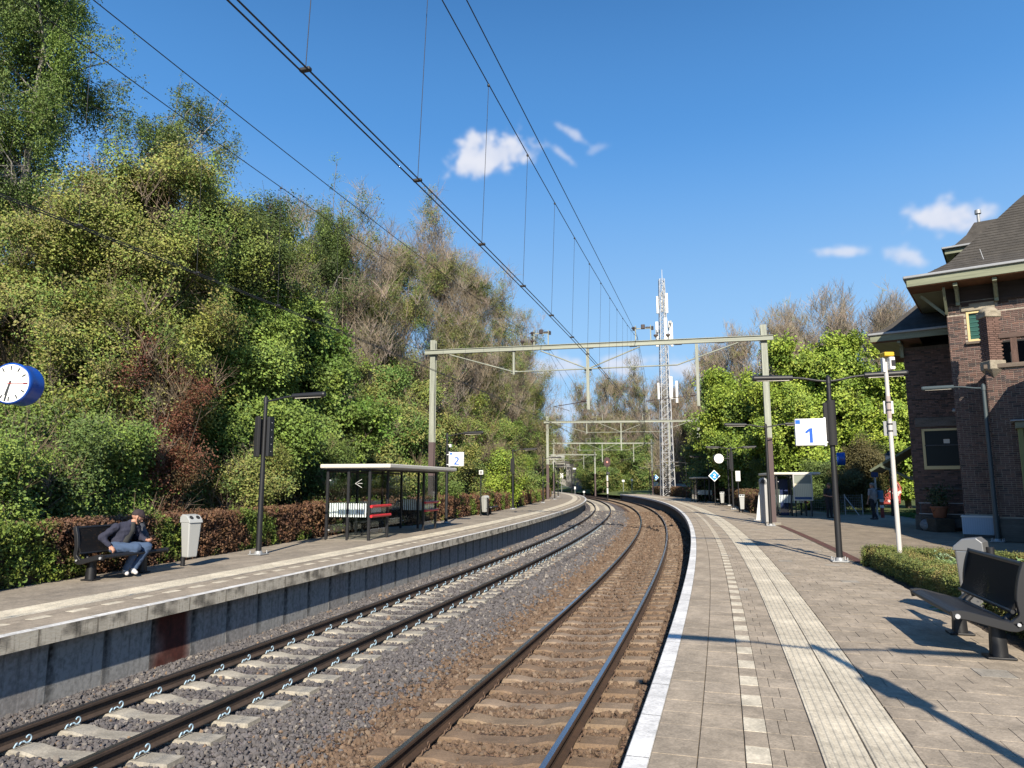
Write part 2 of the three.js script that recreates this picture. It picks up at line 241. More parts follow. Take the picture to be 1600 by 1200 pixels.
// --- right platform
const paveA = rough([0.475, 0.40, 0.315], { bumpScale: 0.0025 }), paveB = rough([0.46, 0.388, 0.305], { bumpScale: 0.0025 }), paveC = rough([0.49, 0.415, 0.33], { bumpScale: 0.0025 }), paveD = rough([0.47, 0.43, 0.37], { bumpScale: 0.002 });
const paveMats = [paveA, paveB, paveC, paveD];
const whiteEdge = mat([1.0, 1.0, 1.0], { roughness: 0.6, map: rep(tone, 0.4), bumpMap: grain1, bumpScale: 0.001 });
const creamTile = rough([0.82, 0.745, 0.60], { bumpScale: 0.001 }), creamTile2 = rough([0.79, 0.715, 0.575], { bumpScale: 0.001 });
const joint = rough([0.24, 0.2, 0.155]);
{
  const E0 = 1.708, END = 119, P = structGroup('right_platform', 'near right platform paved in beige slabs with a white edge');
  obj('joint_bed', [sweep([[1.80, -0.2], [1.802, -0.014], [5.32, -0.014], [5.34, -0.3]], S0, END, 1.2)], joint, P);
  const wallMat = rough([0.20, 0.185, 0.165]), edges = [];
  for (let i = 0, s = S0; s < END; i++, s += 0.86) { const a = s, b = Math.min(END, s + 0.852); edges.push(0); const g = sweep([[E0 + 0.012, -0.19], [E0, -0.178], [E0, -0.008], [E0 + 0.008, 0.0], [E0 + 0.152, 0.0], [E0 + 0.156, -0.02], [E0 + 0.156, -0.19]], a, b, 1, true); obj('edge_slab', [g], whiteEdge, P); }
  for (let s = S0; s < END; s += 1.72) obj('wall_panel', [sweep([[1.93, -1.3], [1.93, -0.19], [2.2, -0.19]], s, Math.min(END, s + 1.705), 1)], wallMat, P);
  obj('end_wall', [beam(tp(END, 1.75, -0.65), tp(END, 8, -0.65), 0.1, 1.28)], wallMat, P);
  const near = [], tact = [], dash = [], add = (L, s0, s1, o0, o1, m, y = 0) => { const p = tp((s0 + s1) / 2, (o0 + o1) / 2), d = Math.hypot(p.x, p.z) + (p.z > -3 ? 30 : 0); L.push({ d, m, make: () => slab(s0, s1, o0, o1, y, 0.02, 0.0016) }); };
  const pm = () => rnd() < 0.035 ? 3 : Math.floor(rnd() * 3), G = 0.004;
  for (let i = 0, s = 2.1; s < 78; i++, s += 0.3) {
    for (const [a, b] of [[1.868, 2.16], [2.164, 2.456]]) add(near, s, s + 0.3 - G, a, b - G, pm(), rr(-0.002, 0.001));
    if (i % 2) add(near, s, s + 0.3 - G, 2.46, 2.612, pm()); else add(dash, s, s + 0.3 - G, 2.46, 2.612, 0, 0.001);
    const j = i % 2 ? 2.77 : 2.70; add(near, s, s + 0.3 - G, 2.616, j, pm()); add(near, s, s + 0.3 - G, j + G, 2.925, pm());
    const lim = s < 18 ? 5.35 : 5.28; let o = 3.54 - (i % 2 ? 0.15 : 0);
    for (; o < lim; o += 0.3) { const a = Math.max(3.536, o), b = Math.min(lim, o + 0.3 - G); if (b - a > 0.03) add(near, s, s + 0.3 - G, a, b, pm(), rr(-0.002, 0.002)); }
    const rib = (o) => { const p = [[o, -0.012], [o + 0.004, 0]]; for (let k = 0; k < 5; k++) { const x = o + 0.018 + k * 0.058; p.push([x, 0.0], [x + 0.008, 0.005], [x + 0.026, 0.005], [x + 0.034, 0.0]); } p.push([o + 0.292, 0], [o + 0.296, -0.012]); return p; };
    for (const o of [2.932, 3.234]) { const ss = s + 0.002, p = tp(s, o); tact.push({ d: Math.hypot(p.x, p.z) + (p.z > -3 ? 30 : 0), m: Math.floor(rnd() * 2), make: () => sweep(rib(o), ss, ss + 0.2985, 1) }); }
  }
  nearParts(near, 'paver', P, paveMats); nearParts(dash, 'dash_tile', P, [creamTile]); nearParts(tact, 'tactile_tile', P, [creamTile, creamTile2]);
  const far = (a, b, m, y) => obj('paving', [sweep([[a, y], [b, y]], 78, END, 1.5)], m, P);
  far(1.86, 2.46, paveA, 0); far(2.46, 2.61, creamTile, 0.003); far(2.61, 2.93, paveB, 0); far(2.93, 3.53, creamTile, 0.003); far(3.53, 5.3, paveA, 0);
  struct('forecourt', [sweep([[5.32, -0.004], [9, -0.004], [30, -0.004]], 16.9, 34, 1), sweep([[5.32, -0.004], [13.3, -0.004]], 34, 50, 1), sweep([[5.3, -0.004], [7.0, -0.004]], 50, 119, 1), sweep([[8.8, -0.004], [34, -0.004]], S0, 17, 1)], rough([0.37, 0.305, 0.23], { map: rep(tone, 0.35), bumpMap: rep(grain, 1.6), bumpScale: 0.005 }), 'brown brick paved forecourt between platform and station building');
  const kerbs = structGroup('maroon_kerb', 'maroon brick strip between platform and forecourt');
  for (let s = 17.4; s < 32.4; s += 0.3) obj('brick', [slab(s, s + 0.294, 5.34, 5.56, 0.004, 0.02)], pick([rough([0.15, 0.062, 0.048]), rough([0.135, 0.055, 0.045])]), kerbs);
}

// --- left platform
{
  const END = 165, P = structGroup('left_platform', 'far left platform with stained concrete edge and wall');
  const tex = (sd, rust) => dataTex(128, 128, (u, v) => { const st = P61(u * 0.37 + sd * 0.31, 0.2) * 0.6 + P160(u * 0.6 + sd * 0.17, v * 0.03) * 0.4, drip = Math.max(0, st - 0.5) * 2.2 * Math.min(1, 0.25 + v * 1.2), eg = Math.max(0, 1 - Math.abs(u - 0.03) * 7) * (0.3 + 0.7 * v) * (0.5 + P23(u, v)); let k = 0.98 - 0.45 * drip * P9(u + sd, v) - 0.55 * eg + 0.2 * (P23(u, v + sd * 0.3) - 0.5) + 0.14 * (P61(u, v) - 0.5); const r = rust * Math.max(0, Math.min(1, 1.9 * P4(u + 0.3, v * 0.5) - 0.05)) * Math.min(1, u * 4 + 0.15) * Math.min(1, (1 - u) * 4 + 0.15); return [k * (1 - 0.42 * r), k * (1 - 0.66 * r), k * (1 - 0.7 * r)]; });
  const wallMats = [0, 1, 2, 3].map((i) => mat([0.29, 0.288, 0.28], { map: tex(i, i === 3 ? 0.08 : 0), roughness: 0.95, bumpMap: grain1, bumpScale: 0.003 })), rust = mat([0.3, 0.28, 0.26], { map: tex(5, 1.1), roughness: 0.95 });
  const capTex = (sd) => dataTex(256, 64, (u, v) => { const st = Math.max(0, P61(u + sd * 0.13, v * 0.02 + 0.37) - 0.5) * 1.3, bl = Math.max(0, P4(u + sd * 0.29, v * 0.12 + sd * 0.2) * 0.6 + P9(u + sd * 0.7, v * 0.2) * 0.5 - 0.48) * 1.9, k = 1.0 - 0.5 * bl - 0.35 * st * (0.3 + P9(u, v)) - 0.22 * bl * P61(u, v * 0.5) + 0.12 * (P23(u, v) - 0.5) + 0.1 * (P61(u + 0.2, v) - 0.5); const e = Math.min(u, 1 - u) < 0.012 ? 0.75 : 1; return [k * e, k * 0.985 * e, k * 0.955 * e]; });
  const capMats = [0, 1, 2, 3, 4].map((i) => mat([0.50, 0.465, 0.405], { map: capTex(i), roughness: 0.95, bumpMap: grain1, bumpScale: 0.003 }));
  const box = (s0, s1, o0, o1, y0, y1) => { const m = (s0 + s1) / 2, p = tp(m, (o0 + o1) / 2, (y0 + y1) / 2); return new THREE.BoxGeometry(s1 - s0, y1 - y0, o1 - o0).rotateY(Math.PI / 2 + turn(m)).translate(p.x, p.y, p.z); };
  for (let i = 0, s = 1.55; s < END; i++, s += 0.86) {
    obj('edge_slab', [box(s, s + 0.84, -6.1, -5.62, -0.2, -0.004)], pick(capMats), P);
    const wm = Math.abs(s - 9.3) < 0.43 ? rust : pick(wallMats);
    obj('wall_panel', [box(s + 0.36, s + 0.36 + 0.842, -5.98, -5.86 + rr(-0.004, 0.004), -1.2, -0.2)], wm, P);
    const w = obj('painted_edge', [sweep([[-5.772, 0.0], [-5.625, 0.0]], s + 0.004, s + 0.844, 1)], whiteEdge, P);
  }
  obj('joint_bed', [sweep([[-6.4, -0.4], [-6.0, -0.4]], S0, END, 2)], joint, P);
  const pave = rough([0.44, 0.375, 0.30], { map: rep(tone, 0.4), bumpMap: rep(grain, 1.2), bumpScale: 0.004 }), pave2 = rough([0.41, 0.355, 0.29], { map: rep(tone, 0.3), bumpMap: rep(grain, 1.4), bumpScale: 0.004 });
  obj('paving', [sweep([[-6.245, 0], [-5.774, 0]], S0, END, 1.2)], pave, P);
  obj('paving', [sweep([[-6.65, 0], [-6.40, 0]], S0, END, 1.2)], pave, P);
  obj('paving', [sweep([[-11.2, -0.004], [-7.262, 0]], S0, END, 1.2)], pave2, P);
  const dash = [], tact = [];
  for (let i = 0, s = 2; s < END; i++, s += 0.3) {
    const p = tp(s, -6.3), d = Math.hypot(p.x, p.z), a = s, m = i % 2;
    if (s < 90) dash.push({ d, m, make: () => slab(a, a + 0.296, -6.396, -6.25, m ? 0 : 0.001, 0.02) });
    if (s < 60) for (const o of [-6.954, -7.256]) tact.push({ d, m: Math.floor(rnd() * 2), make: () => { const q = [[o, -0.012], [o + 0.004, 0.001]]; for (let k = 0; k < 5; k++) { const x = o + 0.018 + k * 0.058; q.push([x, 0.001], [x + 0.008, 0.006], [x + 0.026, 0.006], [x + 0.034, 0.001]); } q.push([o + 0.298, 0.001], [o + 0.3, -0.012]); return sweep(q, a, a + 0.299, 1); } });
  }
  nearParts(dash.filter((e) => !e.m), 'dash_tile', P, [creamTile]); nearParts(dash.filter((e) => e.m), 'paver', P, [pave, pave]); nearParts(tact, 'tactile_tile', P, [creamTile, creamTile2]);
  obj('paving', [sweep([[-6.396, 0], [-6.25, 0]], 90, END, 2)], creamTile, P); obj('paving', [sweep([[-7.256, 0.001], [-6.654, 0.001]], 60, END, 2)], creamTile, P);
}

// ================================================================ overhead line
const OH = M.postGreen;
function gantry(s, oL, oR, top, label, o = {}) {
  // local frame: x to the right across the track, origin under the left post
  const L = tp(s, oL), Rr = tp(s, oR), W = oR - oL, g = thing('catenary_portal', label, 'catenary portal', arr(L), turn(s), 'portals carrying the overhead wires');
  const bY = top - 0.62, low = o.base ?? 0;
  for (const x of o.single ? [o.single] : [0, W]) {
    const p = obj('post', hbeam(0.26, 0.24, top - 3.72).map((q) => q.translate(x, 3.72, 0)), OH, g);
    obj('post_foot', hbeam(0.264, 0.244, 3.72 - low).map((q) => q.translate(x, low, 0)), M.postBrown, g);
    obj('concrete_base', [rbx(0.6, 0.12, 0.55, x, low + 0.05, 0, 0.03)], M.concrete, g);
  }
  const f = 0.2;
  obj('cross_beam', [bx(W + 0.75, 0.025, 0.16, W / 2, bY + 0.1, f), bx(W + 0.75, 0.025, 0.16, W / 2, bY - 0.1, f), bx(W + 0.75, 0.175, 0.025, W / 2, bY, f + 0.02), bx(0.3, 0.2, 0.16, 0.05, bY, 0.1), bx(0.3, 0.2, 0.16, W - 0.05, bY, 0.1)], OH, g);
  obj('gusset_plate', [0.12, 0.26, 0.37, 0.5, 0.63, 0.76, 0.88].map((k) => bx(0.34, 0.025, 0.2, W * k, bY - 0.128, f)), M.dark, g);
  const a = W * 0.266, m = W * 0.494, b = W * 0.812, y2 = bY - 1.12, rod = (p, q) => bar(V(...p), V(...q), 0.032, 0.032, 6);
  obj('strut', [bx(0.09, 1.1, 0.09, a, bY - 0.7, f)], OH, g);
  const d1 = obj('registration_post', hbeam(0.13, 0.13, 2.85, 0.014).map((q) => q.translate(m, bY - 3.0, f)), OH, g);
  const d2 = obj('registration_post', hbeam(0.13, 0.13, 2.8, 0.014).map((q) => q.translate(b, bY - 2.95, f)), OH, g);
  obj('truss_rod', [rod([0.9, bY - 0.16, f], [a, y2, f]), rod([a, y2, f], [m, y2 + 0.02, f]), rod([a + 1.3, bY - 0.16, f], [m, y2 + 0.02, f]), rod([m, y2 + 0.02, f], [m + 2.4, bY - 0.16, f]), rod([m, y2 + 0.02, f], [b * 0.93, y2 + 0.05, f]), rod([b * 0.93, y2 + 0.05, f], [W - 1.1, bY - 0.16, f])], OH, g);
  obj('connector', [bx(0.3, 0.14, 0.03, a, y2, f - 0.06), bx(0.34, 0.16, 0.03, m, y2 + 0.02, f - 0.08)], OH, g);
  const ins = (x, y, z, n, ax = 'y') => { const L2 = []; for (let i = 0; i < n; i++) L2.push(cyl(0.06, 0.06, 0.02, 0, i * 0.045, 0, 8), cyl(0.025, 0.025, 0.03, 0, i * 0.045 + 0.018, 0, 6)); const q = merge(L2); if (ax === 'x') q.rotateZ(Math.PI / 2); return q.translate(x, y, z); };
  for (const x of [W * 0.352, W * 0.66]) {
    obj('insulator_frame', [bx(0.05, 0.75, 0.05, x - 0.34, bY + 0.45, f), bx(0.05, 0.75, 0.05, x + 0.34, bY + 0.45, f), bx(0.9, 0.04, 0.05, x, bY + 0.68, f)], OH, g);
    obj('insulator', [ins(x - 0.42, bY + 0.6, f, 4), ins(x + 0.42, bY + 0.6, f, 4), ins(x - 0.3, bY + 0.72, f, 5, 'x'), ins(x + 0.33, bY + 0.72, f, 5, 'x'), rbx(0.18, 0.22, 0.12, x, bY + 0.76, f, 0.03)], M.insul, g);
  }
  for (const x of [W * 0.293, W * 0.325, W * 0.697, W * 0.732]) obj('insulator', [bx(0.03, 0.16, 0.03, x, bY + 0.2, f), ins(x, bY + 0.24, f, 3), rbx(0.2, 0.1, 0.12, x, bY + 0.33, f, 0.04)], M.insul, g);
  for (const [x, d, yy] of [[m, -1.6, 0.4], [b, -2.3, 0.55]]) { const y = bY - 3.0 + yy; obj('steady_arm', [bar(V(x, y, f), V(x + d, y - 0.22, f), 0.02, 0.016, 6), ins(x - 0.12, y, f, 5, 'x'), bar(V(x + d, y - 0.22, f), V(x + d + 0.7, y - 0.42, f), 0.012, 0.012, 5)], M.insul, g); }
  return g;
}
gantry(32.84, -10.2, 5.22, 8.73, 'grey green steel portal over both tracks, nearest, spanning both platforms');
gantry(74.2, -9.55, 5.9, 8.73, 'second grey green portal from the camera, beside the far shelter');
gantry(114, -9.4, 6.2, 8.73, 'third portal from the camera, by the diamond sign at the right platform end');
gantry(151, -10.5, 2.4, 8.4, 'farthest portal in front of the concrete bridge', { base: -1.2 });

{ // wires
  const spans = [[-8.5, 32.84], [32.84, 74.2], [74.2, 114], [114, 151], [151, 190]];
  const wire = (fn, r) => spans.flatMap(([a, b]) => { const p = []; for (let i = 0; i <= 20; i++) p.push(fn(a + (b - a) * i / 20, (a + b) / 2, (b - a) / 2)); return p; }).filter((v, i, q) => !i || v.distanceTo(q[i - 1]) > 0.01);
  const mk = (name, label, oC, oM, dF) => {
    const t = thing(name, label, 'overhead wire');
    for (const d of [-0.03, 0.03]) obj('contact_wire', [new THREE.TubeGeometry(new THREE.CatmullRomCurve3(wire((s) => tp(s, oC + d, 4.7))), 220, 0.007, 5)], M.wire, t);
    const my = (s, c, h) => 6.8 + 1.62 * ((s - c) / h) ** 2;
    obj('messenger_wire', [new THREE.TubeGeometry(new THREE.CatmullRomCurve3(wire((s, c, h) => tp(s, oM, my(s, c, h)))), 260, 0.007, 5)], M.wire, t);
    obj('feeder_wire', [new THREE.TubeGeometry(new THREE.CatmullRomCurve3(wire((s, c, h) => tp(s, oM + dF * (1 - ((s - c) / h) ** 2), my(s, c, h) + 0.06))), 260, 0.007, 5)], M.wire, t);
    for (const [a, b] of spans.slice(0, 4)) for (let s = a + 1.6; s < b - 0.8; s += 1.95) {
      if (s < 0.5) continue; const y = my(s, (a + b) / 2, (b - a) / 2);
      obj('dropper', [bar(tp(s, oC, 4.7), tp(s, oM, y), 0.0032, 0.0032, 4), rbx(0.035, 0.03, 0.035, ...arr(tp(s, oM, y - 0.015)), 0.01), rbx(0.09, 0.03, 0.04, ...arr(tp(s, oC, 4.71)), 0.01, turn(s))], M.wire, t);
    }
  };
  mk('overhead_wire', 'overhead wires with droppers above the right track', -0.38, -0.30, 0.24);
  mk('overhead_wire', 'overhead wires with droppers above the left track', -4.65, -4.7, 0.75);
}

// ================================================================ telecom mast
{
  const t = thing('telecom_mast', 'tall white lattice telecom mast with antenna panels', 'telecom mast', [22.0, 0, -100]);
  const H = 31.5, w = (y) => 0.86 - 0.5 * Math.min(1, y / H), legs = [], brace = [];
  const c = [[-1, -1], [1, -1], [1, 1], [-1, 1]], P = (k, y) => V(c[k][0] * w(y), y, c[k][1] * w(y));
  for (let k = 0; k < 4; k++) obj('leg', [bar(P(k, 0), P(k, H), 0.075, 0.05, 6)], M.galv, t);
  const n = 26; for (let i = 0; i < n; i++) { const a = H * i / n, b = H * (i + 1) / n; for (let k = 0; k < 4; k++) { const j = (k + 1) % 4; brace.push(bar(P(k, a), P(j, b), 0.028, 0.028, 4), bar(P(j, a), P(k, b), 0.028, 0.028, 4), bar(P(k, b), P(j, b), 0.03, 0.03, 4)); } }
  obj('bracing', brace, M.galv, t);
  obj('ladder', [bar(V(-0.2, 0, 0), V(-0.12, H, 0), 0.03, 0.03, 4), bar(V(0.2, 0, 0), V(0.12, H, 0), 0.03, 0.03, 4), ...[...Array(60)].map((_, i) => bx(0.4, 0.03, 0.03, 0, 0.5 * i + 0.4, 0)), bx(0.16, H - 1, 0.12, 0.3, H / 2, 0.1)], M.grey, t);
  obj('spike', [bar(V(0.1, H - 2, 0), V(0.1, H + 1.5, 0), 0.06, 0.03, 6)], M.white, t);
  for (const [x, y, z, h, ww] of [[-0.75, 27.6, 0.2, 2.6, 0.32], [0.55, 27.8, 0.4, 3, 0.4], [0.1, 28.2, -0.5, 3.1, 0.3], [-0.95, 23.2, 0.3, 3.7, 0.42], [0.25, 23.8, 0.6, 3.5, 0.5], [0.95, 23.4, 0.1, 3.6, 0.4], [1.35, 23.3, -0.4, 3.6, 0.34], [-1.0, 14.8, 0.4, 2.5, 0.3], [0.75, 15.3, 0.6, 3.3, 0.5], [1.7, 14.8, 0, 3.2, 0.34]]) { const a = obj('antenna_panel', [rbx(ww, h, 0.22, x, y, z, 0.05), bar(V(x * 0.4, y + h * 0.3, z * 0.4), V(x, y + h * 0.3, z), 0.03, 0.03, 4), bar(V(x * 0.4, y - h * 0.3, z * 0.4), V(x, y - h * 0.3, z), 0.03, 0.03, 4)], M.white, t); }
  for (const [x, y] of [[-0.95, 22.3], [-0.95, 23.6], [0.75, 24.3], [1.0, 24.9]]) obj('radio_unit', [rbx(0.3, 0.45, 0.3, x, y, 0.62, 0.04)], M.grey, t);
}

// ================================================================ platform furniture
const digitTex = (d, extra) => canvasTex(256, 256, (g, w) => { g.fillStyle = '#f4f6f8'; g.fillRect(0, 0, w, w); g.fillStyle = '#1f5fd0'; g.fillRect(0, 6, 44, 42); g.fillStyle = '#b9c6da'; g.font = '18px sans-serif'; g.fillText('spoor', 60, 40); g.fillStyle = '#2456c2'; g.font = 'bold 205px sans-serif'; g.textAlign = 'center'; g.fillText(d, 128, 236); if (extra) { g.fillStyle = '#8f949b'; g.beginPath(); g.moveTo(236, 130); g.quadraticCurveTo(228, 200, 190, 236); g.quadraticCurveTo(224, 222, 240, 190); g.fill(); } });
function lamp(pos, trn, label, o = {}) {
  const t = thing('platform_lamp', label, 'platform lamp', pos, trn, 'black platform lamps'), H = o.h ?? 4.15, mt = o.mat ?? M.black;
  obj('pole', [cyl(0.07, 0.062, H * 0.55, 0, 0.02, 0, 14), cyl(0.056, 0.048, H * 0.45, 0, 0.02 + H * 0.55, 0, 14), cyl(0.062, 0.055, 0.16, 0, H - 0.1, 0, 12), cyl(0.055, 0.01, 0.05, 0, H + 0.06, 0, 12)], mt, t);
  obj('base_plate', [rbx(0.36, 0.025, 0.36, 0, 0.02, 0, 0.006), cyl(0.11, 0.075, 0.07, 0, 0.03, 0, 12)], M.grey, t);
  for (const [a, b] of [[-1, -1], [1, -1], [1, 1], [-1, 1]]) obj('anchor_bolt', [cyl(0.014, 0.014, 0.08, a * 0.14, 0.03, b * 0.14, 6)], M.galv, t);
  for (const d of o.arms ?? [-1, 1]) {
    obj('arm', [tube([V(0, H - 0.04, 0), V(d * 0.25, H - 0.01, 0), V(d * 0.55, H + 0.05, 0), V(d * 0.86, H + 0.075, 0)], 0.026, 14, 8)], mt, t);
    const lum = obj('luminaire', [bar(V(d * 0.78, H + 0.072, 0), V(d * 1.64, H + 0.09, 0), 0.066, 0.072, 12), bar(V(d * 1.64, H + 0.09, 0), V(d * 1.68, H + 0.091, 0), 0.074, 0.06, 12)], mt, t);
    obj('light_tube', [rbx(0.74, 0.02, 0.07, d * 1.22, H + 0.02, 0, 0.008, 0, 0, d * 0.02)], M.cream, lum);
  }
  if (o.sleeve) obj('speaker_sleeve', [cyl(0.105, 0.105, o.sleeve[1] - o.sleeve[0], 0.01, o.sleeve[0], 0, 16), rbx(0.12, o.sleeve[1] - o.sleeve[0] - 0.16, 0.12, -0.09, (o.sleeve[0] + o.sleeve[1]) / 2 + 0.03, 0, 0.01)], M.blackRough, t);
  return t;
}
function numberSign(d, pos, trn, label, side, extra) {
  const t = thing('platform_number_sign', label, 'sign', pos, trn);
  obj('light_box', [rbx(0.62, 0.62, 0.2, 0, 0, 0, 0.012), rbx(0.05, 0.66, 0.22, side * 0.33, 0, -0.01, 0.01), bar(V(side * 0.34, 0.2, 0), V(side * 0.46, 0.2, 0), 0.02, 0.02, 8), bar(V(side * 0.34, -0.24, 0), V(side * 0.46, -0.24, 0), 0.02, 0.02, 8)], mat([0.74, 0.75, 0.77], { roughness: 0.35 }), t);
  obj('sign_face', [new THREE.PlaneGeometry(0.6, 0.6).translate(0, 0, 0.103)], mat([1, 1, 1], { map: digitTex(d, extra), roughness: 0.3 }), t);
  return t;
}
const offLamp = (s, o) => [arr(tp(s, o)), turn(s)];
lamp(...offLamp(18.22, 5.0), 'tall black two armed lamp carrying the number 1 sign', { sleeve: [2.62, 3.66] });
{ const p = tp(18.22, 5.0, 2.92); const d = tp(18.22, 4.52, 2.93); numberSign('1', arr(d), turn(18.22) - 0.02, 'white box sign with blue number 1 on the near lamp pole', 1); }
lamp(...offLamp(31.86, 5.0), 'black two armed lamp just behind the right portal post');
lamp(...offLamp(50.9, 5.45), 'two armed lamp with dark sleeve between clock and number 1 sign', { sleeve: [2.6, 3.9] });
lamp(...offLamp(68.2, 5.9), 'black lamp standing behind the far right shelter', { arms: [-1] });
lamp(...offLamp(85, 6.0), 'two armed lamp past the far right shelter', {});
lamp(...offLamp(101, 6.2), 'black lamp near the foot of the telecom mast');
lamp(...offLamp(116, 6.1), 'farthest lamp on the right platform, by the shed');
lamp(...offLamp(16.16, -8.6), 'black lamp with two dark display boards, beside the left bin', { h: 3.86, arms: [1] });
lamp(...offLamp(30.6, -8.71), 'black lamp carrying the number 2 sign, right of left shelter', { h: 3.9, arms: [1] });
lamp(...offLamp(48.1, -9.3), 'black lamp along the left hedge, past the small bin', { h: 4.0, arms: [1], sleeve: [2.4, 3.5] });
lamp(...offLamp(64.5, -9.2), 'black lamp just left of the second portal post', { h: 4.0, arms: [1] });
lamp(...offLamp(79, -9.1), 'black lamp just right of the second portal post', { h: 4.0, arms: [1] });
lamp(...offLamp(94, -9.1), 'farthest black lamp on the left platform', { h: 4.0, arms: [1] });
numberSign('2', arr(tp(30.6, -8.24, 2.82)), turn(30.6) + 0.12, 'white box sign with blue number 2 on the left lamp', -1, true);
{ // lamp that carries the left clock, outside the frame, and one behind the camera whose shadow falls on the platform
  lamp(...offLamp(9.3, -10.6), 'black lamp carrying the blue clock at the left edge', { h: 4.1, arms: [] });
  lamp([3.2, 0, -1.35], turn(2), 'black lamp behind the camera, seen by its shadow only', { sleeve: [2.9, 3.4] });
}
{ // display boards on the left lamp
  const t = thing('display_board', 'pair of dark display boards on the left lamp pole', 'display board', arr(tp(16.16, -8.6, 2.92)), turn(16.16) + 0.45);
  obj('board', [rbx(0.08, 1.02, 0.24, -0.16, 0, 0.04, 0.015, 0.5), rbx(0.05, 0.9, 0.08, -0.08, 0, 0, 0.01)], M.blackRough, t);
  obj('board', [rbx(0.08, 1.0, 0.24, 0.15, 0, 0.04, 0.015, -0.35), rbx(0.05, 0.9, 0.08, 0.08, 0, 0, 0.01)], M.black, t);
  obj('screw', [0, 1, 2, 3, 4].map((i) => cyl(0.012, 0.012, 0.012, 0.2, -0.38 + i * 0.18, 0.15, 6)), M.galv, t);
  const k = thing('camera', 'small white camera below the arm of the number 2 lamp', 'camera', arr(tp(30.6, -8.58, 3.42)), turn(30.6)); obj('body', [rbx(0.1, 0.14, 0.12, 0.03, 0, 0, 0.02), bar(V(-0.1, 0.05, 0), V(0.02, 0.04, 0), 0.02, 0.02, 6)], M.white, k);
}
// --- clocks
function clock(pos, trn, label, body, o = {}) {
  const t = thing('station_clock', label, 'clock', pos, trn), Rr = o.r ?? 0.33, D = o.d ?? 0.2;
  obj('case', [new THREE.LatheGeometry([[0.001, -D], [Rr * 0.9, -D], [Rr, -D + 0.03], [Rr * 1.02, -D + 0.06], [Rr * 0.98, -0.05], [Rr * 0.98, 0.05], [Rr * 1.02, D - 0.08], [Rr * 1.02, D - 0.02], [Rr * 0.95, D - 0.005], [Rr * 0.93, D - 0.01]].map(([x, y]) => new THREE.Vector2(x, y)), 40).rotateX(Math.PI / 2), bar(V(0, 0, 0), V(o.arm ?? -0.6, 0.0, 0), 0.03, 0.03, 8)], body, t);
  obj('dial', [new THREE.CircleGeometry(Rr * 0.93, 40).translate(0, 0, D - 0.006)], mat([0.86, 0.88, 0.86], { roughness: 0.25 }), t);
  obj('hour_mark', [...Array(12)].map((_, i) => new THREE.BoxGeometry(Rr * 0.06, Rr * 0.2, 0.004).translate(0, Rr * 0.76, D - 0.001).rotateZ(-i * Math.PI / 6)), M.dark, t);
  const hand = (a, l, w, z, m2, n) => obj(n, [new THREE.BoxGeometry(w, l, 0.004).translate(0, l * 0.36, D + z).rotateZ(-a * Math.PI / 180)], m2, t);
  hand(197, Rr * 0.7, Rr * 0.085, 0.002, M.dark, 'hour_hand'); hand(192, Rr * 1.02, Rr * 0.065, 0.007, M.dark, 'minute_hand'); hand(90, Rr * 1.05, Rr * 0.025, 0.012, M.red, 'second_hand');
  return t;
}
clock([-8.15, 3.36, -11.45], -0.02, 'blue drum clock with white dial at the left edge', M.blue, { arm: -1.9, r: 0.335, d: 0.19 });
clock([16.55, 3.72, -56.5], turn(60) + 0.12, 'white dial clock above the blue diamond sign', M.dark, { r: 0.4, arm: 0.85 });
clock([18.3, 3.1, -39.2], 1.15, 'blue drum clock seen edge on beyond the number 1 sign', M.blue, { arm: -0.6, r: 0.36, d: 0.22 });
{ const t = thing('sign_pole', 'thin black pole holding the white dial clock', 'pole', arr(tp(59.3, 6.3)), turn(58)); obj('pole', [cyl(0.06, 0.05, 4.6, 0, 0, 0, 10)], M.black, t); obj('foot', [rbx(0.3, 0.06, 0.3, 0, 0.03, 0, 0.01)], M.white, t); }
function diamond(pos, trn, txt, label, w, h) {
  const t = thing('diamond_sign', label, 'sign', pos, trn);
  obj('post', [cyl(0.035, 0.035, h, 0, 0, 0, 8)], M.black, t);
  const tex = canvasTex(128, 128, (g) => { g.fillStyle = '#f4f6f8'; g.fillRect(0, 0, 128, 128); g.fillStyle = '#1c86c4'; g.fillRect(9, 9, 110, 110); g.save(); g.translate(64, 64); g.rotate(Math.PI / 4); g.fillStyle = '#ffffff'; g.font = 'bold 84px sans-serif'; g.textAlign = 'center'; g.fillText(txt, 0, 30); g.restore(); });
  obj('plate', [rbx(w, w, 0.03, 0, 0, 0.05, 0.01, 0, 0, Math.PI / 4).translate(0, h, 0)], M.white, t);
  obj('sign_face', [new THREE.PlaneGeometry(w * 0.98, w * 0.98).rotateZ(Math.PI / 4).translate(0, h, 0.068)], mat([1, 1, 1], { map: tex, roughness: 0.4 }), t);
}
diamond([16.24, 0, -56.75], turn(59), '2', 'blue diamond sign with white number 2 beside far shelter', 0.66, 2.36);
diamond([24.2, 0, -119], turn(118), '4', 'small blue diamond sign with number 4 near the shed', 0.72, 2.75);

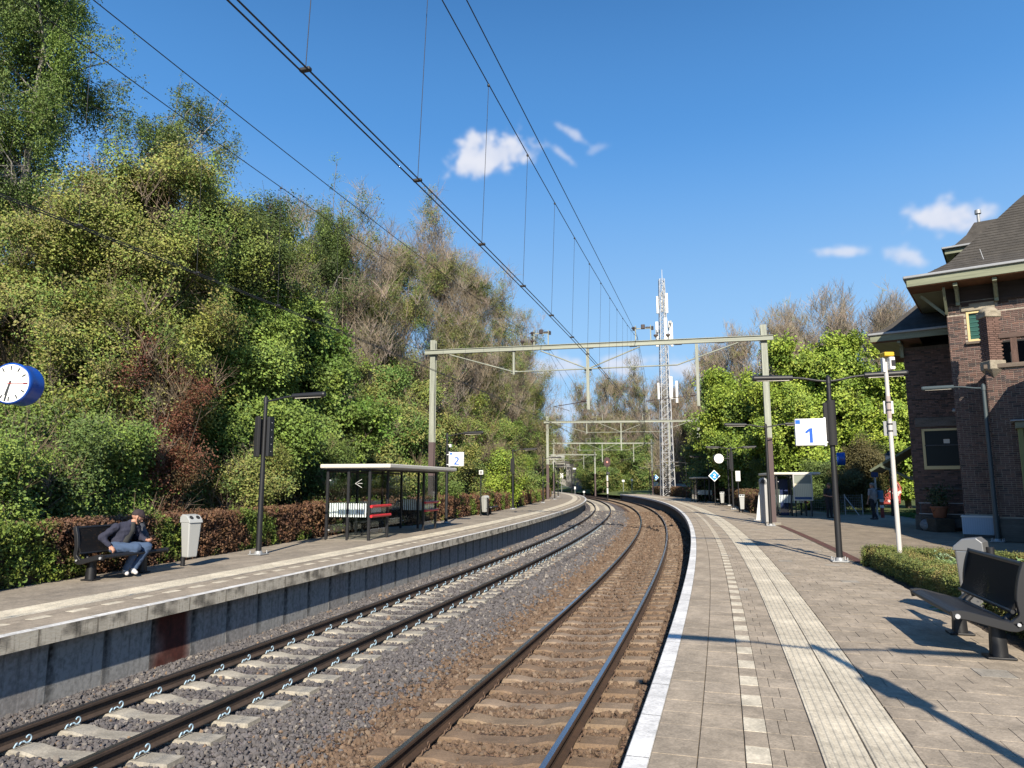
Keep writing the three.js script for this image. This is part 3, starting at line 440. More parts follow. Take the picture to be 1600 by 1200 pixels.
// --- benches
const holes = dataTex(32, 32, (u, v) => { const k = Math.hypot(u - 0.5, v - 0.5) < 0.2 ? 0 : 1; return [k, k, k]; }, [70, 70], false);
const meshBlack = new THREE.MeshPhysicalMaterial({ color: C(0.008, 0.008, 0.009), roughness: 0.7, specularIntensity: 0.35, alphaMap: holes, alphaTest: 0.5, side: THREE.DoubleSide });
function makeBench(pos, trn, label) {
  const t = thing('bench', label, 'bench', pos, trn, 'black metal platform benches');
  const L = 1.6, prof = (pts, th) => { const s = new THREE.Shape(), c = new THREE.CatmullRomCurve3(pts.map(([x, y]) => V(x, y, 0))).getPoints(16), up = [], dn = []; c.forEach((p, i) => { const q = c[Math.min(i + 1, 16)], r = c[Math.max(i - 1, 0)], d = q.clone().sub(r).normalize(); up.push([p.x - d.y * th / 2, p.y + d.x * th / 2]); dn.push([p.x + d.y * th / 2, p.y - d.x * th / 2]); }); [...up, ...dn.reverse()].forEach(([x, y], i) => i ? s.lineTo(x, y) : s.moveTo(x, y)); return s; };
  const ex = (pts, th, z0, z1) => new THREE.ExtrudeGeometry(prof(pts, th), { depth: z1 - z0, bevelEnabled: true, bevelThickness: 0.006, bevelSize: 0.006, bevelSegments: 1, curveSegments: 6 }).translate(0, 0, z0);
  const seat = [[-0.42, 0.43], [-0.36, 0.455], [-0.15, 0.41], [0.06, 0.375]], back = [[0.09, 0.49], [0.13, 0.56], [0.18, 0.74], [0.23, 0.94]];
  obj('seat', [ex(seat, 0.018, -L / 2 + 0.03, L / 2 - 0.03)], M.black, t); obj('seat_rail', [bar(V(-0.42, 0.435, -L / 2), V(-0.42, 0.435, L / 2), 0.026, 0.026, 10), bar(V(0.08, 0.375, -L / 2), V(0.08, 0.375, L / 2), 0.022, 0.022, 8)], M.black, t);
  obj('backrest', [ex(back, 0.016, -L / 2 + 0.03, L / 2 - 0.03)], meshBlack, t); obj('back_rail', [bar(V(0.235, 0.945, -L / 2), V(0.235, 0.945, L / 2), 0.028, 0.028, 10), bar(V(0.09, 0.49, -L / 2), V(0.09, 0.49, L / 2), 0.02, 0.02, 8)], M.black, t);
  for (const e of [-1, 1]) {
    const z = e * (L / 2 - 0.02); obj('end_frame', [ex([[-0.44, 0.43], [-0.36, 0.44], [-0.12, 0.385], [0.1, 0.34], [0.17, 0.37]], 0.075, z - 0.022, z + 0.022), ex([[0.1, 0.36], [0.18, 0.45], [0.17, 0.6], [0.2, 0.8], [0.25, 0.96]], 0.07, z - 0.022, z + 0.022)], M.black, t);
    obj('bolt', [new THREE.CylinderGeometry(0.024, 0.024, 0.02, 12).rotateX(Math.PI / 2).translate(-0.4, 0.425, z + e * 0.033), new THREE.CylinderGeometry(0.018, 0.018, 0.02, 10).rotateX(Math.PI / 2).translate(0.13, 0.37, z + e * 0.033)], M.galv, t);
    const zl = e * 0.6; obj('leg', [new THREE.CylinderGeometry(0.075, 0.095, 0.37, 4, 1).rotateY(Math.PI / 4).translate(0, 0.2, zl), rbx(0.07, 0.05, 0.2, -0.1, 0.37, zl, 0.01), bar(V(0.03, 0.32, zl), V(0.2, 0.5, zl), 0.035, 0.03, 8)], M.black, t);
    obj('foot_plate', [rbx(0.26, 0.025, 0.2, 0, 0.014, zl, 0.008)], M.black, t);
  }
  return t;
}
const bench0 = makeBench(arr(tp(9.8, 5.0)), turn(9.8), 'black metal bench on the right platform, beside planting bed');
dup(bench0, arr(tp(11.85, -8.72)), turn(11.85) + Math.PI, 'black metal bench against the left hedge, a man on it');
dup(bench0, arr(tp(62.5, 6.1)), turn(62), 'dark bench between far right shelter and white bin');
dup(bench0, arr(tp(40, -9.2)), turn(40) + Math.PI, 'dark bench by the left hedge, behind the small bin');

// --- litter bins
function makeBin(pos, trn, label, body) {
  const t = thing('litter_bin', label, 'litter bin', pos, trn, 'tapered platform litter bins');
  obj('post', [cyl(0.045, 0.045, 0.98, -0.2, 0, 0, 10), bar(V(-0.2, 0.8, 0), V(-0.1, 0.8, 0), 0.02, 0.02, 6), bar(V(-0.2, 0.4, 0), V(-0.1, 0.4, 0), 0.02, 0.02, 6)], M.black, t);
  const b = new RoundedBoxGeometry(0.31, 0.74, 0.30, 3, 0.03), p = b.attributes.position; for (let i = 0; i < p.count; i++) { const k = 0.72 + 0.28 * (p.getY(i) + 0.37) / 0.74; p.setX(i, p.getX(i) * k); p.setZ(i, p.getZ(i) * k); } b.computeVertexNormals();
  obj('body', [b.translate(0.02, 0.57, 0)], body, t);
  const lid = new THREE.Shape(); lid.moveTo(-0.165, 0); lid.lineTo(0.165, 0); lid.lineTo(0.15, 0.04); lid.lineTo(0.05, 0.13); lid.lineTo(-0.10, 0.15); lid.lineTo(-0.16, 0.10); lid.closePath();
  const l = obj('lid', [new THREE.ExtrudeGeometry(lid, { depth: 0.29, bevelEnabled: true, bevelSize: 0.012, bevelThickness: 0.012, bevelSegments: 2 }).translate(0.02, 0.935, -0.145)], body, t);
  for (const z of [-0.075, 0.075]) obj('opening', [new THREE.CylinderGeometry(0.042, 0.042, 0.02, 16).scale(1.2, 1, 1).rotateZ(-0.75).translate(0.126, 1.028, z)], M.blackRough, l);
  obj('notice', [rbx(0.004, 0.12, 0.12, 0.152, 0.7, 0.04, 0.001, 0, 0, -0.12)], M.cream, t);
  return t;
}
const binGrey = mat([0.40, 0.41, 0.40], { roughness: 0.5, metalness: 0.15 });
const bin0 = makeBin(arr(tp(13.55, -8.52)), turn(13.5) - 0.3, 'grey tapered litter bin on black post by left bench', binGrey);
makeBin([6.0, -0.04, -9.35], turn(10) + Math.PI - 0.5, 'silver litter bin standing behind the near right bench', mat([0.30, 0.30, 0.30], { roughness: 0.35, metalness: 0.6 }));
dup(bin0, arr(tp(38.4, -8.95)), turn(38) + 2.6, 'small pale litter bin farther along the left hedge');
dup(bin0, arr(tp(59.2, 5.75)), turn(59) - 1.9, 'white tapered bin beside the diamond sign pole');
dup(bin0, arr(tp(45.6, 5.35)), turn(45) - 1.8, 'white tapered bin in front of the right hedge end');
{ const t = thing('post_sign', 'slim black post with small white sign by left bin', 'sign post', arr(tp(38.2, -9.15)), turn(38)); obj('post', [cyl(0.03, 0.03, 2.3, 0, 0, 0, 8)], M.black, t); obj('plate', [rbx(0.24, 0.24, 0.03, 0.02, 2.35, 0.04, 0.02)], M.white, t); obj('symbol', [bx(0.05, 0.14, 0.006, -0.02, 2.35, 0.058), bx(0.05, 0.14, 0.006, 0.06, 2.35, 0.058)], M.dark, t); }
{ const t = thing('post_sign', 'black post with white vertical sign above the white bin', 'sign post', arr(tp(45.9, 5.2)), turn(45)); obj('post', [cyl(0.035, 0.035, 2.2, 0, 0, 0, 8)], M.black, t); obj('plate', [rbx(0.28, 0.62, 0.05, 0, 2.2, 0.03, 0.01)], M.white, t); }
{ // card reader column and white wedge beside the portal post
  const t = thing('card_reader', 'tall silver card reader column beside the portal post', 'card reader', arr(tp(34.2, 5.05)), turn(34) + 0.1);
  obj('column', [rbx(0.34, 1.75, 0.16, 0, 0.9, 0, 0.03), rbx(0.4, 0.05, 0.24, 0, 0.025, 0, 0.01)], M.silver, t);
  obj('head', [new THREE.CylinderGeometry(0.17, 0.17, 0.16, 24).rotateX(Math.PI / 2).translate(0, 1.84, 0), rbx(0.34, 0.14, 0.16, 0, 1.76, 0, 0.02)], M.grey, t);
  obj('reader_disc', [new THREE.CylinderGeometry(0.1, 0.1, 0.02, 20).rotateX(Math.PI / 2).translate(0, 1.84, 0.09)], M.dark, t);
  const w = thing('marker_post', 'white tapered marker post left of the silver column', 'marker post', arr(tp(36.4, 5.05)), turn(36));
  const sh = new THREE.Shape(); sh.moveTo(-0.12, 0); sh.lineTo(0.1, 0); sh.lineTo(0.1, 1.32); sh.lineTo(0.07, 1.32); sh.closePath();
  obj('body', [new THREE.ExtrudeGeometry(sh, { depth: 0.08, bevelEnabled: true, bevelSize: 0.01, bevelThickness: 0.01, bevelSegments: 1 })], M.white, w); obj('foot', [rbx(0.5, 0.03, 0.3, 0, 0.015, 0, 0.01)], M.grey, w);
}

// --- glass shelters
function makeShelter(pos, trn, label, W = 5.9) {       // local x: toward the track is +x, local -z forward along the track; origin at the near front post
  const t = thing('glass_shelter', label, 'shelter', pos, trn, 'glass platform shelters with white roofs');
  const D = 1.45, H = 2.22, post = (x, z) => obj('post', [rbx(0.08, H, 0.08, x, H / 2, z, 0.008)], M.black, t);
  for (const z of [0, -1.35, -4.6, -W]) post(0, z); for (const z of [0, -2.05, -4.1, -W]) post(-D, z); post(-D * 0.5, 0); post(-D * 0.5, -W);
  const roof = obj('roof', [rbx(D + 0.95, 0.13, W + 0.5, -D / 2 + 0.3, H + 0.07, -W / 2 - 0.02, 0.035)], M.cream, t);
  obj('roof_lining', [bx(D + 0.8, 0.02, W + 0.35, -D / 2 + 0.3, H - 0.008, -W / 2 - 0.02)], M.grey, roof);
  obj('top_rail', [bx(0.06, 0.06, W - 0.1, -D, H - 0.09, -W / 2), bx(0.06, 0.06, W - 0.1, 0, H - 0.05, -W / 2), bx(D - 0.1, 0.06, 0.06, -D / 2, H - 0.05, 0)], M.black, t);
  const pane = (x0, x1, z0, z1) => { const w = Math.hypot(x1 - x0, z1 - z0) - 0.1; const g = obj('glass_pane', [new THREE.BoxGeometry(w, 1.86, 0.008).rotateY(Math.atan2(-(z1 - z0), x1 - x0)).translate((x0 + x1) / 2, 1.12, (z0 + z1) / 2)], M.glass, t); obj('clamp', [0.3, 1.85].map((y) => bx(0.05, 0.04, 0.03, x0 * 0.94 + x1 * 0.06, y, z0 * 0.94 + z1 * 0.06)), M.galv, g); };
  pane(-D, 0, 0, 0); pane(-D, 0, -W, -W); pane(-D, -D, 0, -2.05); pane(-D, -D, -2.05, -4.1); pane(-D, -D, -4.1, -W); pane(0, 0, 0, -1.35); pane(0, 0, -4.6, -W);
  const stripe = (x0, x1, z0, z1, n) => { const L = []; for (let i = 0; i < n; i++) { const k = (i + 0.5) / n; const a = Math.atan2(-(z1 - z0), x1 - x0); L.push(new THREE.BoxGeometry(Math.hypot(x1 - x0, z1 - z0) / n * 0.5, 0.42, 0.004).rotateY(a).translate(x0 + (x1 - x0) * k, 0.92, z0 + (z1 - z0) * k)); } obj('privacy_stripe', L, mat([0.72, 0.80, 0.80], { roughness: 0.6 }), t); };
  stripe(-D + 0.08, -0.08, 0.011, 0.011, 16); stripe(-D + 0.08, -0.08, -W + 0.011, -W + 0.011, 16); stripe(-D + 0.011, -D + 0.011, -2.15, -4.0, 18); stripe(-D + 0.011, -D + 0.011, -0.15, -1.95, 18);
  for (const [a, b] of [[0.0, -1.35], [-4.6, -W]]) for (const y of [0.74, 1.04]) obj('leaning_bar', [bar(V(0.09, y, a + 0.05), V(0.09, y, b - 0.05), 0.045, 0.045, 10), bar(V(0, y, a), V(0.09, y, a), 0.02, 0.02, 6), bar(V(0, y, b), V(0.09, y, b), 0.02, 0.02, 6)], M.red, t);
  const seat = obj('seat', [rbx(0.4, 0.03, 2.1, -D + 0.34, 0.46, -2.6, 0.01), bx(0.05, 0.44, 0.05, -D + 0.3, 0.23, -1.9), bx(0.05, 0.44, 0.05, -D + 0.3, 0.23, -3.3)], M.blackRough, t);
  obj('floor_threshold', [bx(D, 0.02, 0.06, -D / 2, 0.012, 0)], M.concrete, t);
  return t;
}
const shelter0 = makeShelter(arr(tp(20.95, -7.95)), turn(24), 'glass shelter with white roof and red leaning bars, left platform');
obj('window_sticker', [[-0.14, 0, 0.08, 0.13], [-0.14, 0, 0.08, -0.13], [-0.06, 0.0, 0.1, 0.0]].map(([a, b, p, q]) => bar(V(-0.35 + a, 1.75 + b, 0.012), V(-0.35 + p, 1.75 + q, 0.012), 0.008, 0.008, 4)), M.white, shelter0);
makeShelter(arr(tp(69.2, 6.35)), turn(72), 'far glass shelter with pale roof on the right platform', 4.2);
makeShelter(arr(tp(41.4, 8.15)), turn(43), 'dark glass shelter with pale roof right of portal post', 5.2);
{
  const t = thing('poster_case', 'framed timetable board in the shelter end wall', 'notice board', arr(tp(41.0, 7.96, 1.55)), turn(43));
  obj('frame', [bx(0.98, 0.06, 0.09, 0, 0.68, 0), bx(0.98, 0.06, 0.09, 0, -0.68, 0), bx(0.06, 1.30, 0.09, -0.46, 0, 0), bx(0.06, 1.30, 0.09, 0.46, 0, 0)], M.silver, t); obj('leg', [bx(0.05, 0.9, 0.05, -0.4, -1.1, 0), bx(0.05, 0.9, 0.05, 0.4, -1.1, 0)], M.black, t);
  obj('timetable', [bx(0.86, 0.7, 0.03, 0, -0.16, 0)], mat([0.66, 0.60, 0.44], { map: canvasTex(128, 96, (g) => { g.fillStyle = '#fff'; g.fillRect(0, 0, 128, 96); g.fillStyle = '#c9c2ae'; for (let i = 0; i < 9; i++) g.fillRect(6 + i * 13.5, 4, 1.4, 88); }) }), t); obj('poster', [bx(0.86, 0.5, 0.03, 0, 0.44, 0)], mat([0.20, 0.22, 0.19]), t); obj('footer', [bx(0.86, 0.13, 0.03, 0, -0.58, 0)], mat([0.05, 0.09, 0.2]), t);
  const v = thing('ticket_machine', 'blue framed ticket machine seen through the shelter glass', 'ticket machine', arr(tp(42.6, 6.75)), turn(43));
  obj('cabinet', [rbx(1.2, 2.0, 0.7, 0.1, 1, -0.2, 0.03)], mat([0.02, 0.03, 0.12], { roughness: 0.4 }), v); obj('front_panel', [rbx(0.62, 1.7, 0.04, -0.05, 0.9, 0.17, 0.01)], mat([0.12, 0.125, 0.11]), v);
}

// ================================================================ station building (local: x right along the front wall, -z into the depth)
{
  const HB = 0.62, O = [15.2, 0, -23.9], b = thing('station_building', 'dark brick station building with green eaves and slate roof at right', 'station building', O, -HB);
  const brickM = rough([0.13, 0.078, 0.063], { bumpScale: 0.004 }), mortar = rough([0.54, 0.48, 0.41]), mortarDark = rough([0.15, 0.125, 0.105]), stone = rough([0.42, 0.37, 0.29], { bumpScale: 0.006 }), green = mat([0.29, 0.315, 0.215], { roughness: 0.55, map: tone1 }), brown = rough([0.17, 0.075, 0.035]), slate = rough([0.085, 0.078, 0.072], { bumpScale: 0.006 }), yellow = mat([0.56, 0.45, 0.22], { roughness: 0.5 }), zinc = mat([0.45, 0.47, 0.5], { roughness: 0.5, metalness: 0.3, map: tone1 });
  const glassDark = new THREE.MeshPhysicalMaterial({ color: C(0.02, 0.025, 0.025), roughness: 0.35, ior: 1.2 });
  const bricks = [], bg = new RoundedBoxGeometry(0.203, 0.049, 0.03, 1, 0.004);
  // one skin of bricks over the mortar of a wall: from a to c along the wall, y0..y1, holes left out
  const skin = (ax, az, cx, cz, y0, y1, holes = []) => {
    const L = Math.hypot(cx - ax, cz - az), dx = (cx - ax) / L, dz = (cz - az) / L, q = new THREE.Quaternion().setFromAxisAngle(V(0, 1, 0), Math.atan2(-dz, dx)), nx = -dz, nz = dx;
    for (let k = 0, y = y0 + 0.03; y < y1 - 0.02; k++, y += 0.0625) {
      let x = k % 2 ? -0.055 : -0.16, n = k % 3;
      while (x < L) { const head = (n++ % 3) === 2, w = head ? 0.098 : 0.205, lo = Math.max(x, 0.002), hi = Math.min(x + w, L - 0.002), m = (lo + hi) / 2, cw = hi - lo; x += w + 0.012; const h = holes.some(([a, bb, c, d]) => m > a - 0.02 && m < bb + 0.02 && y > c - 0.02 && y < d + 0.02); if (cw < 0.02 || h) continue;
        const t = rr(0.75, 1.3), r = rnd(); bricks.push({ p: V(ax + dx * m + nx * 0.004, y, az + dz * m + nz * 0.004), q, s: V(cw / 0.205, 1, 1), c: r < 0.12 ? C(0.06 * t, 0.046 * t, 0.044 * t) : r < 0.2 ? C(0.165 * t, 0.095 * t, 0.074 * t) : C(0.128 * t, 0.081 * t, 0.069 * t) }); }
    }
  };
  const wall = (ax, az, cx, cz, y0, y1, th = 0.3) => { const L = Math.hypot(cx - ax, cz - az), a = Math.atan2(-(cz - az), cx - ax); return new THREE.BoxGeometry(L, y1 - y0, th).translate(L / 2, (y0 + y1) / 2, -th / 2).rotateY(a).translate(ax, 0, az); };
  // main block 7 x 9 m and lower wing behind and to the left
  const win1 = [0.55, 1.25, 6.55, 7.6], canopy = [2.6, 5.2, 0.0, 3.3], door = [0, 0, 0, 0];
  obj('wall', [wall(0, 0, 0.55, 0, 0, 8.2), wall(0.55, 0, 1.25, 0, 0, 6.55), wall(0.55, 0, 1.25, 0, 7.6, 8.2), wall(1.25, 0, 7, 0, 0, 8.2), wall(0, -9, 0, -0.3, 0, 8.2), wall(7, -0.3, 7, -9, 0, 8.2)], mortar, b); obj('wing_wall', [wall(-1.75, -3.2, -0.02, -3.2, 0, 7.1), wall(-1.75, -8, -1.75, -3.5, 0, 7.1)], mortarDark, b);
  skin(0, 0, 7, 0, 0.75, 7.55, [win1, [0.4, 1.36, 7.6, 8.0]]); skin(0, 0, 7, 0, 7.55, 8.1, [[0, 0.01, 0, 0], [0.4, 1.36, 7.6, 8.0]].slice(1));
  skin(-1.75, -3.2, 0, -3.2, 0.6, 7.0, [[0.4, 1.55, 2.3, 3.85]]); skin(-1.75, -7, -1.75, -3.2, 0.6, 7.0); skin(0, -6, 0, 0, 0.6, 8.0);
  obj('plinth', [rbx(7.1, 0.7, 0.1, 3.5, 0.35, 0.02, 0.02), rbx(0.1, 0.7, 9, -0.03, 0.35, -4.5, 0.02), rbx(1.8, 0.55, 0.1, -0.9, 0.27, -3.18, 0.02)], rough([0.16, 0.15, 0.135]), b);
  obj('frieze', [bx(7.06, 0.62, 0.06, 3.5, 8.2, 0.03), bx(0.06, 0.62, 9, -0.03, 8.2, -4.5)], rough([0.05, 0.035, 0.03]), b);
  obj('cornice', [bx(7.1, 0.07, 0.1, 3.5, 7.9, 0.05), ...[0.25, 1.35, 2.45, 3.55, 4.65, 5.75].map((x) => bx(0.22, 0.08, 0.08, x + 0.3, 7.82, 0.05))], rough([0.07, 0.045, 0.035]), b);
  // eaves
  const ov = 1.05, eY = 8.5, soffit = (x0, x1, z0, z1, y) => bx(x1 - x0, 0.04, z1 - z0, (x0 + x1) / 2, y, (z0 + z1) / 2);
  obj('soffit', [soffit(-ov, 7 + ov, -9, ov, eY)], brown, b);
  for (let i = 0; i < 22; i++) obj('soffit_plank', [bx(ov - 0.1, 0.018, 0.16, -ov / 2, eY - 0.03, -0.1 - i * 0.19)], green, b);
  for (const x of [0.35, 1.45, 2.55, 3.65, 4.75, 5.85]) obj('bracket', [rbx(0.13, 0.12, 0.85, x, eY - 0.09, 0.5, 0.01), rbx(0.13, 0.62, 0.12, x, eY - 0.36, 0.1, 0.02), beam(V(x, eY - 0.55, 0.12), V(x, eY - 0.14, 0.6), 0.09, 0.07)], green, b);
  obj('corner_brace', [beam(V(-0.05, eY - 0.9, -0.05), V(-0.75, eY - 0.12, -0.05), 0.08, 0.09), beam(V(0, eY - 0.9, 0.05), V(0, eY - 0.12, 0.75), 0.08, 0.09)], green, b);
  obj('fascia', [bx(7 + 2 * ov, 0.27, 0.05, 3.5, eY + 0.14, ov), bx(0.05, 0.27, 9 + ov, -ov, eY + 0.14, -4.5 + ov / 2 - 0.03)], green, b);
  obj('gutter', [rbx(7.2 + 2 * ov, 0.1, 0.14, 3.5, eY + 0.33, ov + 0.04, 0.03), rbx(0.14, 0.1, 9 + ov, -ov - 0.04, eY + 0.33, -4.5 + ov / 2, 0.03)], zinc, b);
  // bell cast hipped roof, square plan
  const hip = (cx, cz, steps) => { const pos = [], uv = []; for (let i = 0; i + 1 < steps.length; i++) { const [a, ya] = steps[i], [c2, yb] = steps[i + 1]; const A = [[-1, 1], [1, 1], [1, -1], [-1, -1]]; for (let k = 0; k < 4; k++) { const j = (k + 1) % 4, P = [[A[k], a, ya], [A[j], a, ya], [A[j], c2, yb], [A[k], a, ya], [A[j], c2, yb], [A[k], c2, yb]]; for (const [s, w, y] of P) { const x = cx + s[0] * w[0], z = cz + s[1] * w[1]; pos.push(x, y, z); uv.push(k % 2 ? z : x, y * 1.4); } } } return geoFrom(pos, uv); };
  obj('roof', [hip(3.5, -4.0, [[[4.6, 5.1], 8.86], [[3.95, 4.45], 9.06], [[3.3, 3.8], 9.5], [[1.2, 1.7], 11.95], [[0.02, 0.02], 13.4]])], slate, b);
  // slate courses as shallow steps on the visible slope
  obj('slate_course', [...Array(24)].map((_, i) => { const y = 8.95 + i * 0.125, prof = [[5.1, 8.86], [4.45, 9.06], [3.8, 9.5], [1.7, 11.95]]; let z = 0, w = 0; for (let k = 0; k < 3; k++) if (y >= prof[k][1] && y <= prof[k + 1][1]) { z = prof[k][0] + (prof[k + 1][0] - prof[k][0]) * (y - prof[k][1]) / (prof[k + 1][1] - prof[k][1]); } w = 2 * (z - 0.5); return bx(w, 0.012, 0.03, 3.5, y, -4.0 + z + 0.004); }), slate, b).userData.kind = 'stuff';
  obj('roof_hook', [bar(V(1.2, 9.35, 0.05), V(1.12, 9.72, 0.1), 0.012, 0.012, 5)], M.galv, b);
  // small upper roof behind with vent
  const d = obj('dormer', [bx(2.6, 0.9, 2.6, 1.5, 10.5, -5.6)], rough([0.06, 0.05, 0.045]), b);
  obj('dormer_fascia', [bx(3.3, 0.22, 3.3, 1.55, 10.98, -5.6)], green, d); obj('dormer_roof', [hip(1.55, -5.6, [[[1.75, 1.75], 11.1], [[1.3, 1.3], 11.3], [[0.9, 0.9], 11.75], [[0.6, 0.6], 12.3], [[0.02, 0.02], 12.35]])], slate, d); obj('gutter', [rbx(3.5, 0.08, 0.12, 1.55, 11.1, -3.86, 0.02)], zinc, d);
  obj('vent_pipe', [cyl(0.06, 0.06, 0.55, 1.1, 12.25, -5.5, 10), cyl(0.12, 0.11, 0.16, 1.1, 12.8, -5.5, 12)], M.grey, d);
  // upper window with yellow frame and stone lintel
  const w1 = obj('window', [bx(0.07, 1.05, 0.1, 0.585, 7.075, -0.03), bx(0.07, 1.05, 0.1, 1.215, 7.075, -0.03), bx(0.56, 0.07, 0.1, 0.9, 7.565, -0.03), bx(0.56, 0.08, 0.1, 0.9, 6.59, -0.03)], yellow, b);
  obj('shutter', [bx(0.56, 0.9, 0.04, 0.9, 7.08, -0.08)], mat([0.015, 0.07, 0.055], { roughness: 0.4 }), w1); for (let i = 0; i < 5; i++) obj('slat', [bx(0.54, 0.025, 0.03, 0.9, 6.78 + i * 0.15, -0.055)], mat([0.03, 0.12, 0.10], { roughness: 0.4 }), w1);
  obj('lintel', [rbx(0.96, 0.36, 0.1, 0.9, 7.79, 0.015, 0.015)], stone, b); obj('window_sill', [rbx(0.86, 0.09, 0.16, 0.9, 6.5, 0.04, 0.015)], rough([0.2, 0.16, 0.13]), b);
  // projecting bay with the balcony on top, and the station hall that goes on to the right of it
  const BX = 1.0, BZ = 2.0, BY = 5.3, mort2 = [wall(BX, BZ, 6.4, BZ, 0, BY), new THREE.BoxGeometry(0.3, BY, BZ - 0.3).translate(BX + 0.15, BY / 2, (BZ - 0.3) / 2)];
  obj('bay_wall', mort2, mortar, b); skin(BX, BZ, 5, BZ, 0.75, BY - 0.02, [[1.4, 4, 0, 3.3]]); skin(BX, 0.05, BX, BZ, 0.75, BY - 0.02);
  obj('plinth', [rbx(5, 0.7, 0.1, BX + 2.5, 0.35, BZ + 0.02, 0.02)], rough([0.16, 0.15, 0.135]), b);
  const bal = obj('balcony', [rbx(5.3, 0.14, BZ + 0.1, BX + 2.6, BY + 0.06, BZ / 2 + 0.06, 0.02)], rough([0.2, 0.16, 0.13]), b);
  const px = BX + 0.2, pz = BZ - 0.12;
  obj('pier', [rbx(0.4, 1.45, 0.4, px, BY + 0.95, pz, 0.02, 0.6)], rough([0.11, 0.068, 0.056]), bal); { const bl2 = []; for (let k = 0; k < 22; k++) for (const a of [0, 1]) for (let i = 0; i < 2; i++) { const ang = 0.6 - a * Math.PI / 2, lx = -0.1 + i * 0.2 + (k % 2 ? 0.03 : -0.03), q2 = new THREE.Quaternion().setFromAxisAngle(V(0, 1, 0), ang); const v = V(lx, 0, 0.2).applyAxisAngle(V(0, 1, 0), ang); const t = rr(0.8, 1.25); bricks.push({ p: V(px + v.x, BY + 0.27 + k * 0.0625, pz + v.z), q: q2, s: V(0.88, 1, 1), c: C(0.12 * t, 0.07 * t, 0.056 * t) }); } }
  obj('pier_base', [rbx(0.5, 0.3, 0.5, px, BY + 0.1, pz, 0.03, 0.6)], stone, bal); obj('pier_cap', [rbx(0.5, 0.2, 0.5, px, BY + 1.72, pz, 0.04, 0.6), new THREE.SphereGeometry(0.27, 10, 5, 0, 6.3, 0, 1.57).scale(1, 0.75, 1).translate(px, BY + 1.8, pz)], stone, bal);
  obj('stone_bracket', [new THREE.ConeGeometry(0.36, 0.45, 4).rotateX(Math.PI).rotateY(0.6 + Math.PI / 4).translate(px + 0.02, BY - 0.25, pz)], stone, bal);
  obj('rail', [rbx(5, 0.16, 0.24, BX + 2.9, BY + 1.0, BZ - 0.1, 0.02)], rough([0.15, 0.10, 0.085]), bal); for (let i = 0; i < 9; i++) obj('baluster', [bx(0.17, 0.8, 0.2, BX + 0.78 + i * 0.36, BY + 0.53, BZ - 0.1)], rough([0.15, 0.092, 0.075]), bal); obj('balcony_back', [bx(5, 0.8, 0.05, BX + 2.9, BY + 0.53, BZ - 0.5)], M.blackRough, bal);
  obj('porch_canopy', [rbx(3.6, 0.2, 1.0, BX + 2.4, 3.45, BZ + 0.5, 0.02)], green, b); obj('porch_roof', [rbx(3.8, 0.05, 1.15, BX + 2.4, 3.58, BZ + 0.5, 0.02)], zinc, b); obj('porch_post', [rbx(0.14, 3.4, 0.14, BX + 0.72, 1.75, BZ + 0.85, 0.02), beam(V(BX + 0.7, 3.0, BZ + 0.8), V(BX + 0.7, 3.4, BZ + 0.1), 0.1, 0.1)], mat([0.22, 0.24, 0.1]), b);
  { // hall: outline in world metres
    const hl = (y0, y1, g) => { const s = new THREE.Shape(); [[11.4 - g, 5], [12.6 - g, 12.9], [13.9 - g, 17.3], [15.5 - g, 20.4], [17.6, 20.6], [32, 14], [32, 5]].forEach(([x, z], i) => i ? s.lineTo(x, z) : s.moveTo(x, z)); const q = new THREE.ExtrudeGeometry(s, { depth: y1 - y0, bevelEnabled: false }).rotateX(-Math.PI / 2).translate(0, y0, 0); return q.translate(-O[0], 0, -O[2]).rotateY(HB); };
    obj('hall_wall', [hl(0, 4.95, 0)], brickM, b); obj('hall_eaves', [hl(4.95, 5.3, 0.25)], green, b);
  }
  // wing: eaves, roof, window
  obj('soffit', [soffit(-2.75, -1.1, -8, -2.25, 7.28)], rough([0.12, 0.06, 0.035]), b); for (let i = 0; i < 12; i++) obj('soffit_plank', [bx(0.95, 0.018, 0.2, -2.26, 7.25, -2.5 - i * 0.3)], green, b);
  obj('fascia', [bx(2.95, 0.24, 0.05, -1.3, 7.42, -2.25), bx(0.05, 0.24, 5.7, -2.76, 7.42, -5.1)], green, b); obj('gutter', [rbx(3.1, 0.1, 0.14, -1.3, 7.59, -2.22, 0.03), rbx(0.14, 0.1, 5.8, -2.8, 7.59, -5.1, 0.03)], zinc, b);
  obj('roof', [hip(-0.4, -5.0, [[[2.45, 2.8], 7.62], [[1.9, 2.2], 7.9], [[1.3, 1.5], 8.5], [[0.3, 0.3], 9.6]])], slate, b); obj('bracket', [rbx(0.14, 0.6, 0.12, -1.8, 7.0, -3.1, 0.02), rbx(0.12, 0.1, 0.8, -1.8, 7.22, -2.7, 0.01)], green, b);
  const w2 = obj('window', [bx(0.09, 1.5, 0.1, -1.31, 3.08, -3.2), bx(1.25, 0.08, 0.1, -0.73, 3.8, -3.2), bx(1.25, 0.13, 0.12, -0.73, 2.35, -3.19)], yellow, b); obj('pane', [bx(1.16, 1.4, 0.02, -0.7, 3.07, -3.187)], glassDark, w2); obj('paper_notice', [bx(0.2, 0.16, 0.01, -0.55, 3.35, -3.168)], M.cream, w2); obj('sash_bar', [bx(1.16, 0.04, 0.04, -0.7, 3.2, -3.16)], M.dark, w2);
  obj('lintel', [rbx(1.5, 0.36, 0.08, -0.8, 4.1, -3.18, 0.015)], rough([0.19, 0.17, 0.15]), b); obj('lower_sill', [rbx(1.5, 0.07, 0.14, -0.75, 1.55, -3.16, 0.01)], rough([0.2, 0.18, 0.16]), b);
